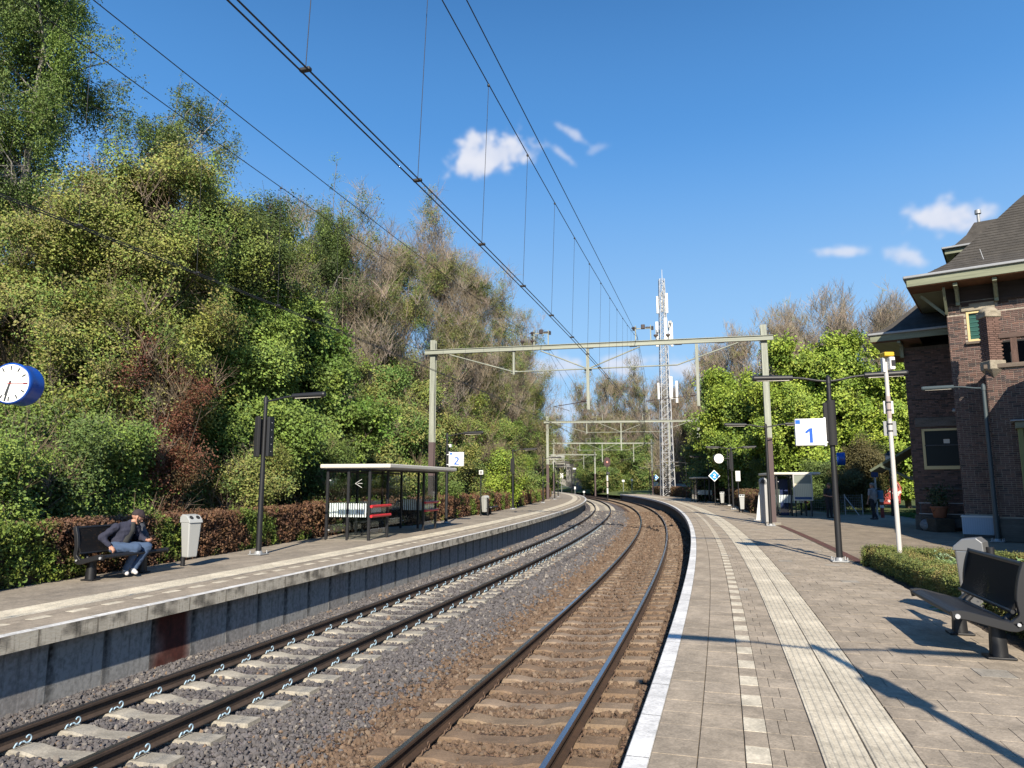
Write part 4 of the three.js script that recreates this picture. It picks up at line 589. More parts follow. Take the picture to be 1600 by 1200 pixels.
  obj('wall_cable', [bar(V(-1.6, 5.0, -3.17), V(-0.02, 4.95, -3.17), 0.012, 0.012, 4)], M.black, b); obj('wall_lamp', [new THREE.SphereGeometry(0.09, 10, 8).translate(-0.2, 4.5, -3.1)], M.grey, b);
  inst('brick', bg, new THREE.MeshStandardMaterial({ color: 0xffffff, roughness: 0.9 }), bricks, b, true);
  // shed roof of the lean-to left of the wing
  const ln = thing('lean_to', 'dark lean-to roof against the left side of the station building', 'lean-to', O, -HB); obj('roof', [new THREE.BoxGeometry(1.9, 0.09, 3).rotateZ(0.55).translate(-2.5, 2.75, -5)], mat([0.10, 0.12, 0.08]), ln); obj('bracket', [beam(V(-1.8, 1.9, -3.5), V(-2.9, 2.45, -3.5), 0.09, 0.09), bx(0.09, 0.1, 3, -1.85, 2.0, -5)], mat([0.10, 0.12, 0.08]), ln);
  const q = (x, z, y = 0) => { const c = Math.cos(-HB), s = Math.sin(-HB); return [O[0] + x * c + z * s, y, O[2] - x * s + z * c]; };
  const e = thing('electric_cabinet', 'pale blue grey ribbed cabinet at the foot of the brick wall', 'cabinet', q(0.36, 0.42), -HB); obj('body', [rbx(0.86, 0.56, 0.4, 0, 0.38, 0, 0.02)], mat([0.40, 0.47, 0.56]), e); obj('lid', [rbx(0.9, 0.05, 0.44, 0, 0.68, 0, 0.01)], M.white, e); for (let i = 0; i < 13; i++) obj('rib', [bx(0.018, 0.5, 0.02, -0.38 + i * 0.063, 0.38, 0.205)], mat([0.34, 0.41, 0.50]), e); obj('stand', [bx(0.8, 0.1, 0.36, 0, 0.05, 0)], M.dark, e);
  lamp(q(0.9, 2.2), -HB - 0.1, 'grey post lamp with one arm in front of the brick wall', { arms: [-1], h: 4.72, mat: mat([0.055, 0.075, 0.085], { roughness: 0.5 }) });
  // things by the wing: flower pots, step, rail, ball planter
  const pot = thing('flower_pot', 'terracotta flower pot with dark plant beside the wing wall', 'flower pot', q(-0.9, -2.2, 0.5), 0); obj('pot', [new THREE.LatheGeometry([[0.02, 0], [0.2, 0], [0.27, 0.36], [0.3, 0.36], [0.3, 0.42], [0.25, 0.42]].map(([x, y]) => new THREE.Vector2(x, y)), 16)], mat([0.22, 0.09, 0.05]), pot); obj('stand', [rbx(0.7, 0.5, 0.6, 0, -0.26, 0, 0.03)], rough([0.09, 0.07, 0.05]), pot);
  { const L = []; for (let i = 0; i < 260; i++) { const v = V(gauss() * 0.3, 0.75 + gauss() * 0.32, gauss() * 0.3); L.push(new THREE.PlaneGeometry(0.05, 0.12).applyQuaternion(rq()).translate(v.x, v.y, v.z)); } obj('foliage', L, mat([0.03, 0.05, 0.02], { side: 2 }), pot).userData.kind = 'stuff'; }
  const bl = thing('stone_planter', 'round pale stone ornament on the ground by the wing', 'stone ornament', q(-1.35, -2.4), 0); obj('stone', [new THREE.IcosahedronGeometry(0.24, 2).scale(1, 0.9, 1).translate(0, 0.22, 0)], rough([0.3, 0.31, 0.33]), bl);
  const bn = thing('garden_bench', 'dark low bench with pale slats along the wing wall', 'bench', q(-0.75, -2.75), -HB); obj('slat', [bx(1.7, 0.03, 0.1, 0, 1.02, 0)], M.grey, bn); obj('slat', [bx(1.7, 0.03, 0.1, 0, 0.62, 0.1)], M.grey, bn); obj('frame', [bx(0.05, 1.05, 0.05, -0.8, 0.52, 0), bx(0.05, 1.05, 0.05, 0.8, 0.52, 0), bx(1.6, 0.3, 0.3, 0, 0.3, 0.1)], M.dark, bn);
  const rl = thing('hand_rail', 'dark hand rail post between wing and main block', 'hand rail', q(0.02, -2.0), -HB); obj('post', [bar(V(0, 0, 0), V(0, 1.0, 0), 0.025, 0.025, 8), bar(V(0, 1.0, 0), V(0, 0.9, -0.9), 0.025, 0.025, 8)], M.grey, rl);
}
// --- forecourt things
{
  const t = thing('camera_post', 'white camera post with yellow cap rising from the planting bed', 'post', [7.62, 0, -14.1]);
  obj('pole', [cyl(0.046, 0.04, 4.2, 0, 0, 0, 14)], mat([0.50, 0.48, 0.46], { roughness: 0.4 }), t); obj('paint_band', [cyl(0.045, 0.045, 0.45, 0, 3.05, 0, 14)], mat([0.36, 0.30, 0.28]), t);
  obj('camera_housing', [rbx(0.11, 0.26, 0.2, 0.07, 4.16, 0.05, 0.02), rbx(0.05, 0.3, 0.1, -0.05, 4.14, 0, 0.01)], M.white, t); obj('cap', [rbx(0.2, 0.09, 0.2, 0.03, 4.35, 0.03, 0.02)], mat([0.55, 0.36, 0.02], { roughness: 0.4 }), t); obj('lens', [rbx(0.08, 0.12, 0.02, 0.08, 4.16, 0.152, 0.006)], M.black, t);
  obj('plate', [rbx(0.2, 0.26, 0.03, 0.03, 3.28, -0.07, 0.008)], M.white, t); obj('backplate', [rbx(0.26, 0.3, 0.02, 0.03, 2.85, -0.07, 0.008)], M.grey, t); obj('strap', [cyl(0.048, 0.048, 0.03, 0, 3.36, 0, 12), cyl(0.048, 0.048, 0.03, 0, 3.2, 0, 12), cyl(0.048, 0.048, 0.03, 0, 2.92, 0, 12), cyl(0.048, 0.048, 0.03, 0, 2.78, 0, 12)], M.dark, t);
  const a = thing('lantern_post', 'old style black lantern post beside the grass', 'street lamp', [20.6, 0, -38.5]); obj('post', [cyl(0.09, 0.07, 0.9, 0, 0, 0, 10), cyl(0.05, 0.035, 1.9, 0, 0.9, 0, 10)], M.black, a); obj('lantern', [new THREE.CylinderGeometry(0.2, 0.13, 0.42, 6).translate(0, 3.05, 0)], mat([0.5, 0.54, 0.56], { roughness: 0.2 }), a); obj('lantern_roof', [new THREE.ConeGeometry(0.26, 0.22, 6).translate(0, 3.37, 0), new THREE.SphereGeometry(0.05, 8, 6).translate(0, 3.5, 0)], M.black, a);
  const s = thing('traffic_sign', 'grey sign post with small blue box on top by the bollard', 'sign', [19.5, 0, -38]); obj('post', [cyl(0.05, 0.05, 2.1, 0, 0, 0, 10)], M.grey, s); obj('box', [rbx(0.3, 0.34, 0.18, 0, 2.25, 0, 0.02)], mat([0.02, 0.04, 0.12]), s);
  const bo = thing('bollard', 'red and white striped bollard behind the walking person', 'bollard', [19.15, 0, -36.8]); obj('body', [cyl(0.09, 0.09, 1.05, 0, 0, 0, 14), new THREE.SphereGeometry(0.09, 12, 6, 0, 6.3, 0, 1.57).translate(0, 1.05, 0)], mat([0.25, 0.05, 0.04]), bo); for (const y of [0.5, 0.8]) obj('stripe', [cyl(0.093, 0.093, 0.14, 0, y, 0, 14)], M.white, bo);
  const rd = thing('painted_drum', 'red painted reels with white markings on the grass bank', 'cable reel', [23.2, 0.9, -44.5]); const disc = (x, r, y) => new THREE.CylinderGeometry(r, r, 0.35, 24).rotateX(Math.PI / 2).translate(x, y, 0); obj('reel', [disc(-1.35, 0.75, 0.6)], mat([0.32, 0.03, 0.025]), rd); obj('reel', [disc(0.45, 0.72, 0.45)], mat([0.32, 0.04, 0.035]), rd); obj('barrel', [rbx(1.6, 1.0, 0.9, 0.2, 0.05, -0.1, 0.1)], mat([0.3, 0.05, 0.045]), rd); obj('rim', [new THREE.TorusGeometry(0.6, 0.05, 6, 24).translate(0.45, 0.45, 0.2), new THREE.TorusGeometry(0.3, 0.04, 6, 20).translate(0.45, 0.45, 0.2)], mat([0.36, 0.16, 0.15]), rd); for (let i = 0; i < 14; i++) obj('white_mark', [rbx(rr(0.08, 0.25), rr(0.06, 0.16), 0.02, rr(-0.4, 1.0), rr(-0.3, 0.5), 0.36, 0.008, 0, 0, rr(-1, 1))], mat([0.55, 0.5, 0.48]), rd);
  const fe = thing('wire_fence', 'low grey wire fence with slanted brace beside the forecourt', 'fence', [16.9, 0, -40.2], -0.2); for (let i = 0; i < 4; i++) obj('post', [cyl(0.03, 0.03, 1.15, i * 0.9, 0, 0, 8)], M.grey, fe); obj('brace', [bar(V(1.8, 1.05, 0), V(2.45, 0, 0.2), 0.025, 0.025, 6)], M.galv, fe); const fw = []; for (let i = 0; i < 8; i++) fw.push(bx(2.7, 0.008, 0.008, 1.35, 0.12 + i * 0.14, 0)); for (let i = 0; i < 28; i++) fw.push(bx(0.006, 1.0, 0.006, i * 0.1, 0.6, 0.01)); obj('mesh_panel', fw, M.grey, fe).userData.kind = 'stuff';
  const ga = thing('garden_gate', 'black iron gate between lantern post and station building', 'gate', [20.35, 0, -33.0], -0.62); obj('frame', [bx(1.3, 0.05, 0.04, 0, 1.9, 0), bx(1.3, 0.05, 0.04, 0, 0.12, 0), bx(0.06, 2.0, 0.06, -0.65, 1, 0), bx(0.06, 2.0, 0.06, 0.65, 1, 0)], M.black, ga); for (let i = 0; i < 8; i++) obj('slat', [bx(0.02, 1.75, 0.02, -0.5 + i * 0.143, 1, 0)], M.black, ga);
}
// --- far end of the line: shed, signals, boards, bridge
{
  const sd = thing('relay_shed', 'small shed with brown tiled roof behind the right platform end', 'shed', [31.5, -0.3, -137], -0.35); obj('wall', [bx(6, 2.1, 4, 0, 1.05, 0)], mat([0.34, 0.36, 0.38]), sd); const sh = new THREE.Shape(); sh.moveTo(-3.4, 0); sh.lineTo(3.4, 0); sh.lineTo(3.0, 2.1); sh.lineTo(-3.0, 2.4); sh.closePath(); obj('roof', [new THREE.ExtrudeGeometry(sh, { depth: 4.4, bevelEnabled: false }).translate(0, 2.1, -2.2)], rough([0.17, 0.10, 0.075]), sd); for (let i = 0; i < 3; i++) obj('door', [bx(0.9, 1.8, 0.06, -1.9 + i * 1.5, 0.95, 2.03)], mat([0.30, 0.33, 0.37]), sd); const np = thing('notice_board', 'white vertical board on posts in front of the shed', 'board', [26.6, -0.2, -131]); obj('board', [rbx(0.75, 2.0, 0.1, 0, 1.2, 0, 0.02)], M.white, np); obj('post', [bx(0.08, 0.5, 0.08, 0, 0.1, 0)], M.grey, np);
  const signal = (pos, label) => { const t = thing('railway_signal', label, 'signal', pos); obj('post', [cyl(0.11, 0.11, 2.6, 0, -1.3, 0, 10), cyl(0.07, 0.07, 1.9, 0, 2.7, 0, 10)], M.black, t); for (let i = 0; i < 3; i++) obj('band', [cyl(0.14, 0.14, 0.85, 0, 0.15 + i * 1.0, 0, 10)], i % 2 ? mat([0.4, 0.36, 0.3]) : M.white, t); obj('backboard', [new THREE.CylinderGeometry(0.55, 0.55, 0.08, 24).rotateX(Math.PI / 2).scale(1, 1.45, 1).translate(0, 5.1, 0)], mat([0.06, 0.035, 0.035]), t); obj('lens', [new THREE.SphereGeometry(0.16, 12, 8).scale(1, 1, 0.4).translate(0.02, 5.1, 0.06)], mat([0.65, 0.25, 0.2], { roughness: 0.2 }), t); obj('relay_box', [rbx(0.5, 0.4, 0.3, 0.1, 3.35, 0.1, 0.03)], M.dark, t); };
  signal([15.1, 0, -112], 'round railway signal on striped post beyond the tracks');
  const board = (pos, h, w, hh, label) => { const t = thing('line_side_board', label, 'line board', pos); obj('post', [cyl(0.05, 0.05, h, 0, -0.9, 0, 8)], M.grey, t); obj('plate', [rbx(w, hh, 0.06, 0, h - 0.9, 0.04, 0.02)], M.white, t); };
  board([23.9, 0.6, -152], 2.6, 0.55, 0.45, 'small white square board on grey post at the right platform end'); board([22.7, 1.0, -134], 2.3, 0.35, 0.4, 'small white square board in front of the far shrubs'); board([9.4, 0.9, -134], 3.2, 0.62, 0.95, 'large white board on black post at left platform end'); board([12.0, 0.2, -135], 1.6, 0.3, 0.5, 'short white marker board right of the left platform end'); board([14.2, -0.2, -140], 1.2, 0.4, 0.35, 'low white marker board in the grass before the signal');
  const g = thing('railway_signal', 'pair of white capped signal heads on a dark post by the bridge', 'signal', [13.2, 0, -160]); obj('post', [cyl(0.12, 0.1, 6.4, 0.3, -1.2, 0, 8)], M.black, g); for (const [x, y] of [[-0.5, 5.6], [0.95, 4.9]]) { obj('head', [rbx(0.5, 1.1, 0.3, x, y - 0.2, 0, 0.05)], M.black, g); obj('hood', [rbx(0.75, 0.4, 0.3, x, y + 0.15, 0.18, 0.08)], M.white, g); } obj('arm', [bar(V(-0.5, 4.5, 0), V(1, 4.2, 0), 0.05, 0.05, 6)], M.black, g);
  const B = thing('road_bridge', 'concrete road bridge with railing across the line at far left', 'bridge', [7.5, 0, -196], -0.25), cn = rough([0.34, 0.33, 0.30]);
  obj('deck', [rbx(24, 1.0, 9, -4, 7.3, 0, 0.1)], cn, B); obj('pier', [rbx(0.8, 3.2, 6, 5.0, 5.4, 0, 0.1)], cn, B); obj('abutment', [new THREE.BoxGeometry(13, 1.2, 8).rotateZ(-0.42).translate(5.4, 3.0, 0), bx(3, 6, 8, 9.8, 4, 0)], cn, B); obj('bearing_beam', [rbx(4, 0.8, 8, 7.5, 6.4, 0, 0.1)], rough([0.16, 0.155, 0.15]), B);
  for (let i = 0; i < 24; i++) obj('railing_post', [bx(0.08, 1.9, 0.08, -15.5 + i, 8.7, 4.3)], M.grey, B); obj('railing', [bx(24, 0.1, 0.1, -4, 9.6, 4.3), bx(24, 0.06, 0.06, -4, 8.8, 4.3)], M.grey, B); obj('railing_panel', [bx(24, 1.5, 0.03, -4, 8.8, 4.2)], mat([0.32, 0.33, 0.31]), B);
}

// ================================================================ vegetation
const LM = new THREE.MeshStandardMaterial({ color: 0xffffff, roughness: 0.7, side: THREE.DoubleSide }), TM = mat([1, 1, 1], { roughness: 0.9 });
function leafCluster(n, Rd, size, o = {}) {        // folded diamond leaves spread through a small volume
  const pos = [], up = o.up ?? 0.7, asp = o.asp ?? 0.62;
  for (let i = 0; i < n; i++) {
    let c = V(gauss() * 0.55, gauss() * 0.55 * (o.flat ?? 0.75), gauss() * 0.55).multiplyScalar(Rd);
    if (o.hang) c = V(gauss() * 0.16 * Rd, -rnd() * Rd * 1.6, gauss() * 0.16 * Rd);
    const nrm = V(gauss(), gauss() + up, gauss()).normalize(), dir = V(gauss(), gauss() - (o.hang ? 1.6 : 0.35), gauss()); dir.addScaledVector(nrm, -dir.dot(nrm)).normalize();
    const sd = V().crossVectors(nrm, dir), s = size * rr(0.7, 1.3), a = c.clone(), t = c.clone().addScaledVector(dir, s), l = c.clone().addScaledVector(dir, s * 0.45).addScaledVector(sd, s * asp * 0.5).addScaledVector(nrm, s * 0.1), r = c.clone().addScaledVector(dir, s * 0.45).addScaledVector(sd, -s * asp * 0.5).addScaledVector(nrm, s * 0.1);
    for (const v of [a, l, t, a, t, r]) pos.push(v.x, v.y, v.z);
  }
  return geoFrom(pos);
}
function limb(pts, r0, r1, n = 5) {
  const pos = [], N = pts.length, rings = pts.map((p, i) => { const d = pts[Math.min(i + 1, N - 1)].clone().sub(pts[Math.max(i - 1, 0)]).normalize(), a = Math.abs(d.y) > 0.9 ? V(1, 0, 0) : V(0, 1, 0), u = V().crossVectors(d, a).normalize(), w = V().crossVectors(d, u), r = r0 + (r1 - r0) * i / (N - 1); return [...Array(n)].map((_, k) => p.clone().addScaledVector(u, Math.cos(k / n * 6.283) * r).addScaledVector(w, Math.sin(k / n * 6.283) * r)); });
  for (let i = 0; i + 1 < N; i++) for (let k = 0; k < n; k++) { const j = (k + 1) % n, A = rings[i][k], B = rings[i][j], Cc = rings[i + 1][j], D = rings[i + 1][k]; for (const v of [A, Cc, B, A, D, Cc]) pos.push(v.x, v.y, v.z); }
  const g = geoFrom(pos); const p = g.attributes.position, uv = g.attributes.uv; for (let i = 0; i < p.count; i++) uv.setXY(i, (p.getX(i) + p.getZ(i)) * 1.5, p.getY(i)); return g;
}
function twigSpray(n, L, r, upb = 0.8) {           // a small branching spray of twigs
  const out = [];
  for (let i = 0; i < n; i++) { const d = V(gauss(), gauss() + upb, gauss()).normalize(), l = L * rr(0.5, 1.1), s = V(gauss(), gauss(), gauss()).multiplyScalar(L * 0.12), m = s.clone().addScaledVector(d, l * 0.5).add(V(gauss(), gauss(), gauss()).multiplyScalar(L * 0.05)), e = s.clone().addScaledVector(d, l).add(V(0, L * 0.05, 0)); out.push(limb([s, m, e], r, r * 0.4, 3)); for (let k = 0; k < 2; k++) out.push(limb([m, m.clone().add(V(gauss(), gauss() + upb, gauss()).normalize().multiplyScalar(l * 0.4))], r * 0.6, r * 0.3, 3)); }
  return merge(out);
}
const G = {
  leaf: leafCluster(30, 0.44, 0.10, { up: 1.2 }), leafS: leafCluster(32, 0.38, 0.074, { up: 1.2 }), maple: leafCluster(28, 0.52, 0.135, { flat: 0.45, up: 1.6, asp: 0.9 }), far: leafCluster(26, 0.85, 0.21, { up: 1.1 }), mapleFar: leafCluster(26, 0.75, 0.23, { flat: 0.4, up: 1.3, asp: 0.9 }), birch: leafCluster(28, 0.62, 0.07, { hang: true, up: 0.6 }), birchB: leafCluster(20, 0.42, 0.075),
  twig: twigSpray(8, 1.0, 0.0085, 1.1), twigFar: twigSpray(7, 1.9, 0.017, 1.3), hedge: leafCluster(16, 0.13, 0.052), box: leafCluster(14, 0.07, 0.026), silver: leafCluster(26, 0.2, 0.09, { asp: 0.3, up: 0.1 }), grass: leafCluster(14, 0.12, 0.22, { asp: 0.06, up: 0.0 }),
};
const jit = (c, k = 0.22) => { const t = 1 + (rnd() * 2 - 1) * k; return C(c[0] * t * rr(0.92, 1.08), c[1] * t, c[2] * t * rr(0.85, 1.15)); };
function tree(o) {
  const { x, z, H } = o, y0 = o.y0 ?? 0, t = thing(o.name ?? 'tree', o.label, o.cat ?? 'tree', [x, y0, -z], 0, o.group), bm = o.bark ?? M.bark, r0 = o.r ?? 0.12 + H * 0.008;
  const trunkTop = o.trunkTop ?? H * 0.76, lean = V(gauss() * 0.04 * H, 0, gauss() * 0.04 * H), tp0 = (k) => V(lean.x * k * k + Math.sin(k * 5 + x) * 0.12, trunkTop * k - (k === 0 ? 0.3 : 0), lean.z * k * k + Math.cos(k * 4 + z) * 0.12);
  const stems = [], limbs = [], ends = [], n0 = o.stems ?? 1;
  for (let s = 0; s < n0; s++) { const f = s ? V(gauss() * 0.16 * H, 0, gauss() * 0.16 * H) : V(0, 0, 0); stems.push(limb([...Array(9)].map((_, i) => tp0(i / 8).add(f.clone().multiplyScalar((i / 8) ** 0.8)).add(s ? V(gauss() * 0.06, 0, gauss() * 0.06) : V(0, 0, 0))), r0 * (s ? 0.6 : 1), r0 * 0.12, 7)); }
  obj('trunk', stems, bm, t);
  const lobes = o.lobes ?? [[0, H * 0.6, 0, H * 0.28, H * 0.4, H * 0.28]];
  const pickLobe = () => { const w = lobes.map((l) => l[3] * l[4] * l[5]), S = w.reduce((a, b) => a + b, 0); let k = rnd() * S; for (let i = 0; i < w.length; i++) { k -= w[i]; if (k <= 0) return lobes[i]; } return lobes[0]; };
  for (let i = 0; i < (o.limbs ?? 26); i++) {
    const l = pickLobe(), d = V(gauss(), gauss(), gauss()).normalize().multiplyScalar(rnd() < 0.2 ? rr(1.0, 1.22) : rr(0.5, 1.0)), T = V(l[0] + d.x * l[3], l[1] + d.y * l[4], l[2] + d.z * l[5]);
    const hd = Math.hypot(T.x, T.z), ys = Math.max(trunkTop * 0.12, Math.min(trunkTop * 0.95, T.y - hd * (o.rise ?? 0.9) - rr(0, 1))), A = tp0(ys / trunkTop), mid = A.clone().lerp(T, 0.5).add(V(gauss() * 0.25, (o.bow ?? 0.25) * hd * 0.3, gauss() * 0.25)), pts = [];
    for (let k = 0; k <= 5; k++) { const q = k / 5; pts.push(A.clone().multiplyScalar((1 - q) ** 2).addScaledVector(mid, 2 * q * (1 - q)).addScaledVector(T, q * q).add(V(gauss() * 0.07, gauss() * 0.07, gauss() * 0.07).multiplyScalar(k ? 1 : 0))); }
    limbs.push(limb(pts, r0 * rr(0.18, 0.33) * (1 - 0.5 * ys / H), o.tip ?? 0.006, 5));
    for (let b = 0; b < (o.subs ?? 5); b++) { const S = pts[1 + Math.floor(rnd() * 4)], L = rr(0.6, 1) * (o.subLen ?? 0.11) * H, E = S.clone().add(V(gauss(), gauss() * 0.7 + (o.subUp ?? 0.5), gauss()).normalize().multiplyScalar(L)), m2 = S.clone().lerp(E, 0.5).add(V(gauss(), gauss(), gauss()).multiplyScalar(0.08 * L)); limbs.push(limb([S, m2, E], (r0 < 0.08 ? 0.006 : 0.012) + r0 * 0.025, 0.004, 4)); ends.push([S, m2, E]); }
    ends.push([pts[3], pts[4], pts[5]]);
  }
  obj('branch', limbs, bm, t).userData.kind = 'stuff';
  const sd = x * 0.37 + z * 0.11, place = (n, geo, mt, scale, cols, q, thr, upright, nm) => {
    const L = []; let tries = 0;
    while (L.length < n && tries++ < n * 6) {
      const e = pick(ends), k = rnd(), p = (k < 0.5 ? e[0].clone().lerp(e[1], k * 2) : e[1].clone().lerp(e[2], k * 2 - 1)).add(V(gauss(), gauss() * 0.8, gauss()).multiplyScalar(q));
      if (p.y < (o.minY ?? 0.15)) continue; const f = o.freq ?? 0.55; if (n3(p.x * f + sd, p.y * f, p.z * f - sd) + 0.25 * n3(p.x * 1.7, p.y * 1.7, p.z * 1.7) < thr) continue;
      const ci = Math.max(0, Math.min(cols.length - 1, Math.floor((0.5 + 0.75 * n3(p.x * 0.4 + 31, p.y * 0.4 + sd, p.z * 0.4) + 0.22 * gauss()) * cols.length)));
      const out = V(p.x + 0.4 * gauss(), 0, p.z + 0.4 * gauss()).normalize().multiplyScalar(0.85).add(V(0, 0.75, 0)).normalize();
      L.push({ p, q: upright ? tq(0.35) : geo === G.birch ? tq(0.6) : new THREE.Quaternion().setFromUnitVectors(V(0, 1, 0), out).multiply(tq(0.5)), s: scale * rr(0.75, 1.25), c: jit(cols[ci]) });
    }
    if (L.length) inst(nm, geo, mt, L, t, true);
  };
  if (o.leaves) place(o.leaves, o.leafGeo ?? G.leaf, LM, o.leafScale ?? 1, o.cols, o.q ?? 0.45, o.thr ?? -0.12, !!o.upright, 'crown');
  if (o.twigs) place(o.twigs, o.twigGeo ?? G.twig, TM, o.twigScale ?? 1, o.twigCols ?? TWIG, o.tq ?? 0.35, -9, true, o.leaves ? 'twig' : 'crown');
  return t;
}
const TWIG = [[0.13, 0.10, 0.075], [0.17, 0.13, 0.095], [0.20, 0.155, 0.11], [0.15, 0.115, 0.07]], TWIGP = [[0.24, 0.195, 0.145], [0.28, 0.235, 0.18], [0.21, 0.175, 0.13]];
const OLIVE = [[0.1482, 0.1949, 0.0342], [0.1778, 0.2217, 0.0395], [0.2372, 0.2553, 0.0553], [0.1778, 0.168, 0.0527], [0.1245, 0.1882, 0.0369], [0.1661, 0.2352, 0.0421]], DARK = [[0.0672, 0.1008, 0.0269], [0.1008, 0.1546, 0.0349], [0.1277, 0.1814, 0.0403]], GREEN = [[0.0964, 0.1588, 0.0272], [0.1361, 0.2098, 0.034], [0.1758, 0.2495, 0.0431], [0.1077, 0.1644, 0.034]], BRIGHT = [[0.185, 0.27, 0.026], [0.23, 0.31, 0.034], [0.265, 0.34, 0.045], [0.13, 0.205, 0.024], [0.16, 0.235, 0.026]], MIXED = [[0.1056, 0.1552, 0.0373], [0.1676, 0.1987, 0.0447], [0.1987, 0.1987, 0.0558], [0.0994, 0.1739, 0.0348]], COPPER = [[0.102, 0.0336, 0.0216], [0.138, 0.0504, 0.0264], [0.108, 0.072, 0.03]], IVY = [[0.099, 0.132, 0.033], [0.143, 0.165, 0.0418], [0.165, 0.154, 0.055]];

// --- left wood
tree({ name: 'birch_tree', label: 'tall dark green birch cut by the top left corner', x: -18.6, z: 25, H: 26, bark: M.birch, lobes: [[-0.6, 19, 0, 3.4, 7, 3.6], [-2.0, 13.5, -1, 3.0, 3, 3]], limbs: 42, subs: 6, leaves: 10500, leafGeo: G.birch, cols: DARK.concat(GREEN.slice(0, 2)), q: 0.45, thr: -0.06, rise: 0.8, subUp: -0.1 });
tree({ name: 'birch_tree', label: 'drooping birch with pale trunk rising above the olive trees', x: -15.2, z: 30.5, H: 21.3, bark: M.birch, lobes: [[0.2, 15.6, 0, 2.0, 5.6, 2.0], [0.9, 18.6, 0, 1.5, 2.6, 1.4], [1.1, 12.5, 0.5, 2.2, 3.4, 2.2]], limbs: 46, subs: 6, leaves: 5200, leafGeo: G.birch, cols: [[0.075, 0.115, 0.028], [0.10, 0.145, 0.032], [0.12, 0.165, 0.036]], q: 0.38, thr: 0.0, rise: 0.9, subUp: -0.2 });
tree({ name: 'birch_tree', label: 'slim green birch behind the bare trees, left of center', x: -11.4, z: 39, H: 19, bark: M.birch, lobes: [[0, 14, 0, 2.3, 5, 2.3]], limbs: 26, subs: 5, leaves: 5700, leafGeo: G.birch, cols: DARK.concat([[0.06, 0.10, 0.02]]), q: 0.4, thr: -0.1, subUp: -0.1 });
tree({ label: 'big olive yellow tree behind the man on the bench', x: -11.9, z: 21.5, H: 13, stems: 2, lobes: [[0, 8.6, 0, 3.8, 3.8, 3.2], [1.6, 6, 0.5, 3, 2.4, 2.6], [-1.4, 10.6, -0.4, 2.2, 2.2, 2]], limbs: 52, subs: 7, leaves: 14820, leafGeo: G.leafS, cols: OLIVE, twigs: 160, q: 0.42, thr: -0.12, bark: M.barkGrey });
tree({ label: 'olive tree at the left edge behind the blue clock', x: -14.2, z: 19.5, H: 10.4, stems: 2, lobes: [[0, 6.6, 0, 3.8, 3.4, 2.8], [2, 5, 0.8, 2.4, 2, 2]], limbs: 44, subs: 7, leaves: 12350, leafGeo: G.leafS, cols: OLIVE.concat([[0.055, 0.08, 0.014]]), twigs: 160, q: 0.4, thr: -0.1, bark: M.barkGrey });
tree({ label: 'olive green tree in front of the drooping birch', x: -10.3, z: 25, H: 13.4, stems: 2, lobes: [[0, 9, 0, 3, 4, 2.8], [1, 6, 0.4, 2.6, 2.6, 2.4]], limbs: 44, subs: 7, leaves: 11780, leafGeo: G.leafS, cols: OLIVE.slice(0, 2).concat([[0.065, 0.095, 0.016], [0.055, 0.09, 0.016]]), twigs: 120, q: 0.42, thr: -0.1, bark: M.barkGrey });
tree({ name: 'maple_tree', label: 'fresh green broadleaf tree behind the left lamp', x: -9.3, z: 24.2, H: 8.6, lobes: [[0, 5, 0, 2.6, 3.2, 2.2], [1.2, 3, 0.5, 1.8, 2, 1.6]], limbs: 34, subs: 6, leaves: 6460, leafGeo: G.leaf, cols: GREEN, q: 0.45, thr: -0.1 });
tree({ name: 'maple_tree', label: 'green broadleaf tree leaning over the glass shelter', x: -8.6, z: 29.5, H: 11, lobes: [[0, 6.6, 0, 3.6, 3.8, 3], [2.0, 4.6, 0.6, 2.4, 2.4, 2], [-1.5, 8, 0, 2.2, 2.4, 2]], limbs: 46, subs: 6, leaves: 9880, leafGeo: G.maple, leafScale: 0.8, cols: GREEN.concat([[0.10, 0.18, 0.022]]), q: 0.5, thr: -0.05 });
[[-12.6, 35, 16.5, 'bare pale branched tree, leftmost of the bare row'], [-10.0, 41, 20.6, 'tall bare tree left of the portal post'], [-8.2, 46, 21.5, 'tall bare tree behind the left portal post top'], [-6.0, 51, 22.3, 'bare brown tree just right of the left portal post'], [-3.6, 57, 22.6, 'bare brown tree above the number 2 sign'], [-1.2, 65, 22.3, 'bare tree above the long portal beam, left of the sky gap'], [1.4, 75, 20.5, 'last bare tree left of the sky gap over the tracks']].forEach(([x, z, H, label], i) => tree({ name: 'bare_tree', label, group: 'bare brown trees behind the left platform', x, z, H, stems: 4, r: 0.13, trunkTop: H * 0.68, lobes: [[0, H * 0.6, 0, 3.4, H * 0.38, 3], [0.5, H * 0.42, 0, 3.6, H * 0.26, 3]], limbs: 60, subs: 8, subUp: 0.9, rise: 1.5, bow: 0.05, leaves: 3600 + (i % 3) * 900, leafGeo: G.leafS, leafScale: 1.1, cols: IVY.concat(MIXED), twigs: 850, tip: 0.012, twigScale: 1.3, q: 0.5, tq: 0.55, thr: 0.02, freq: 0.3, bark: M.barkPale, twigCols: TWIGP }));
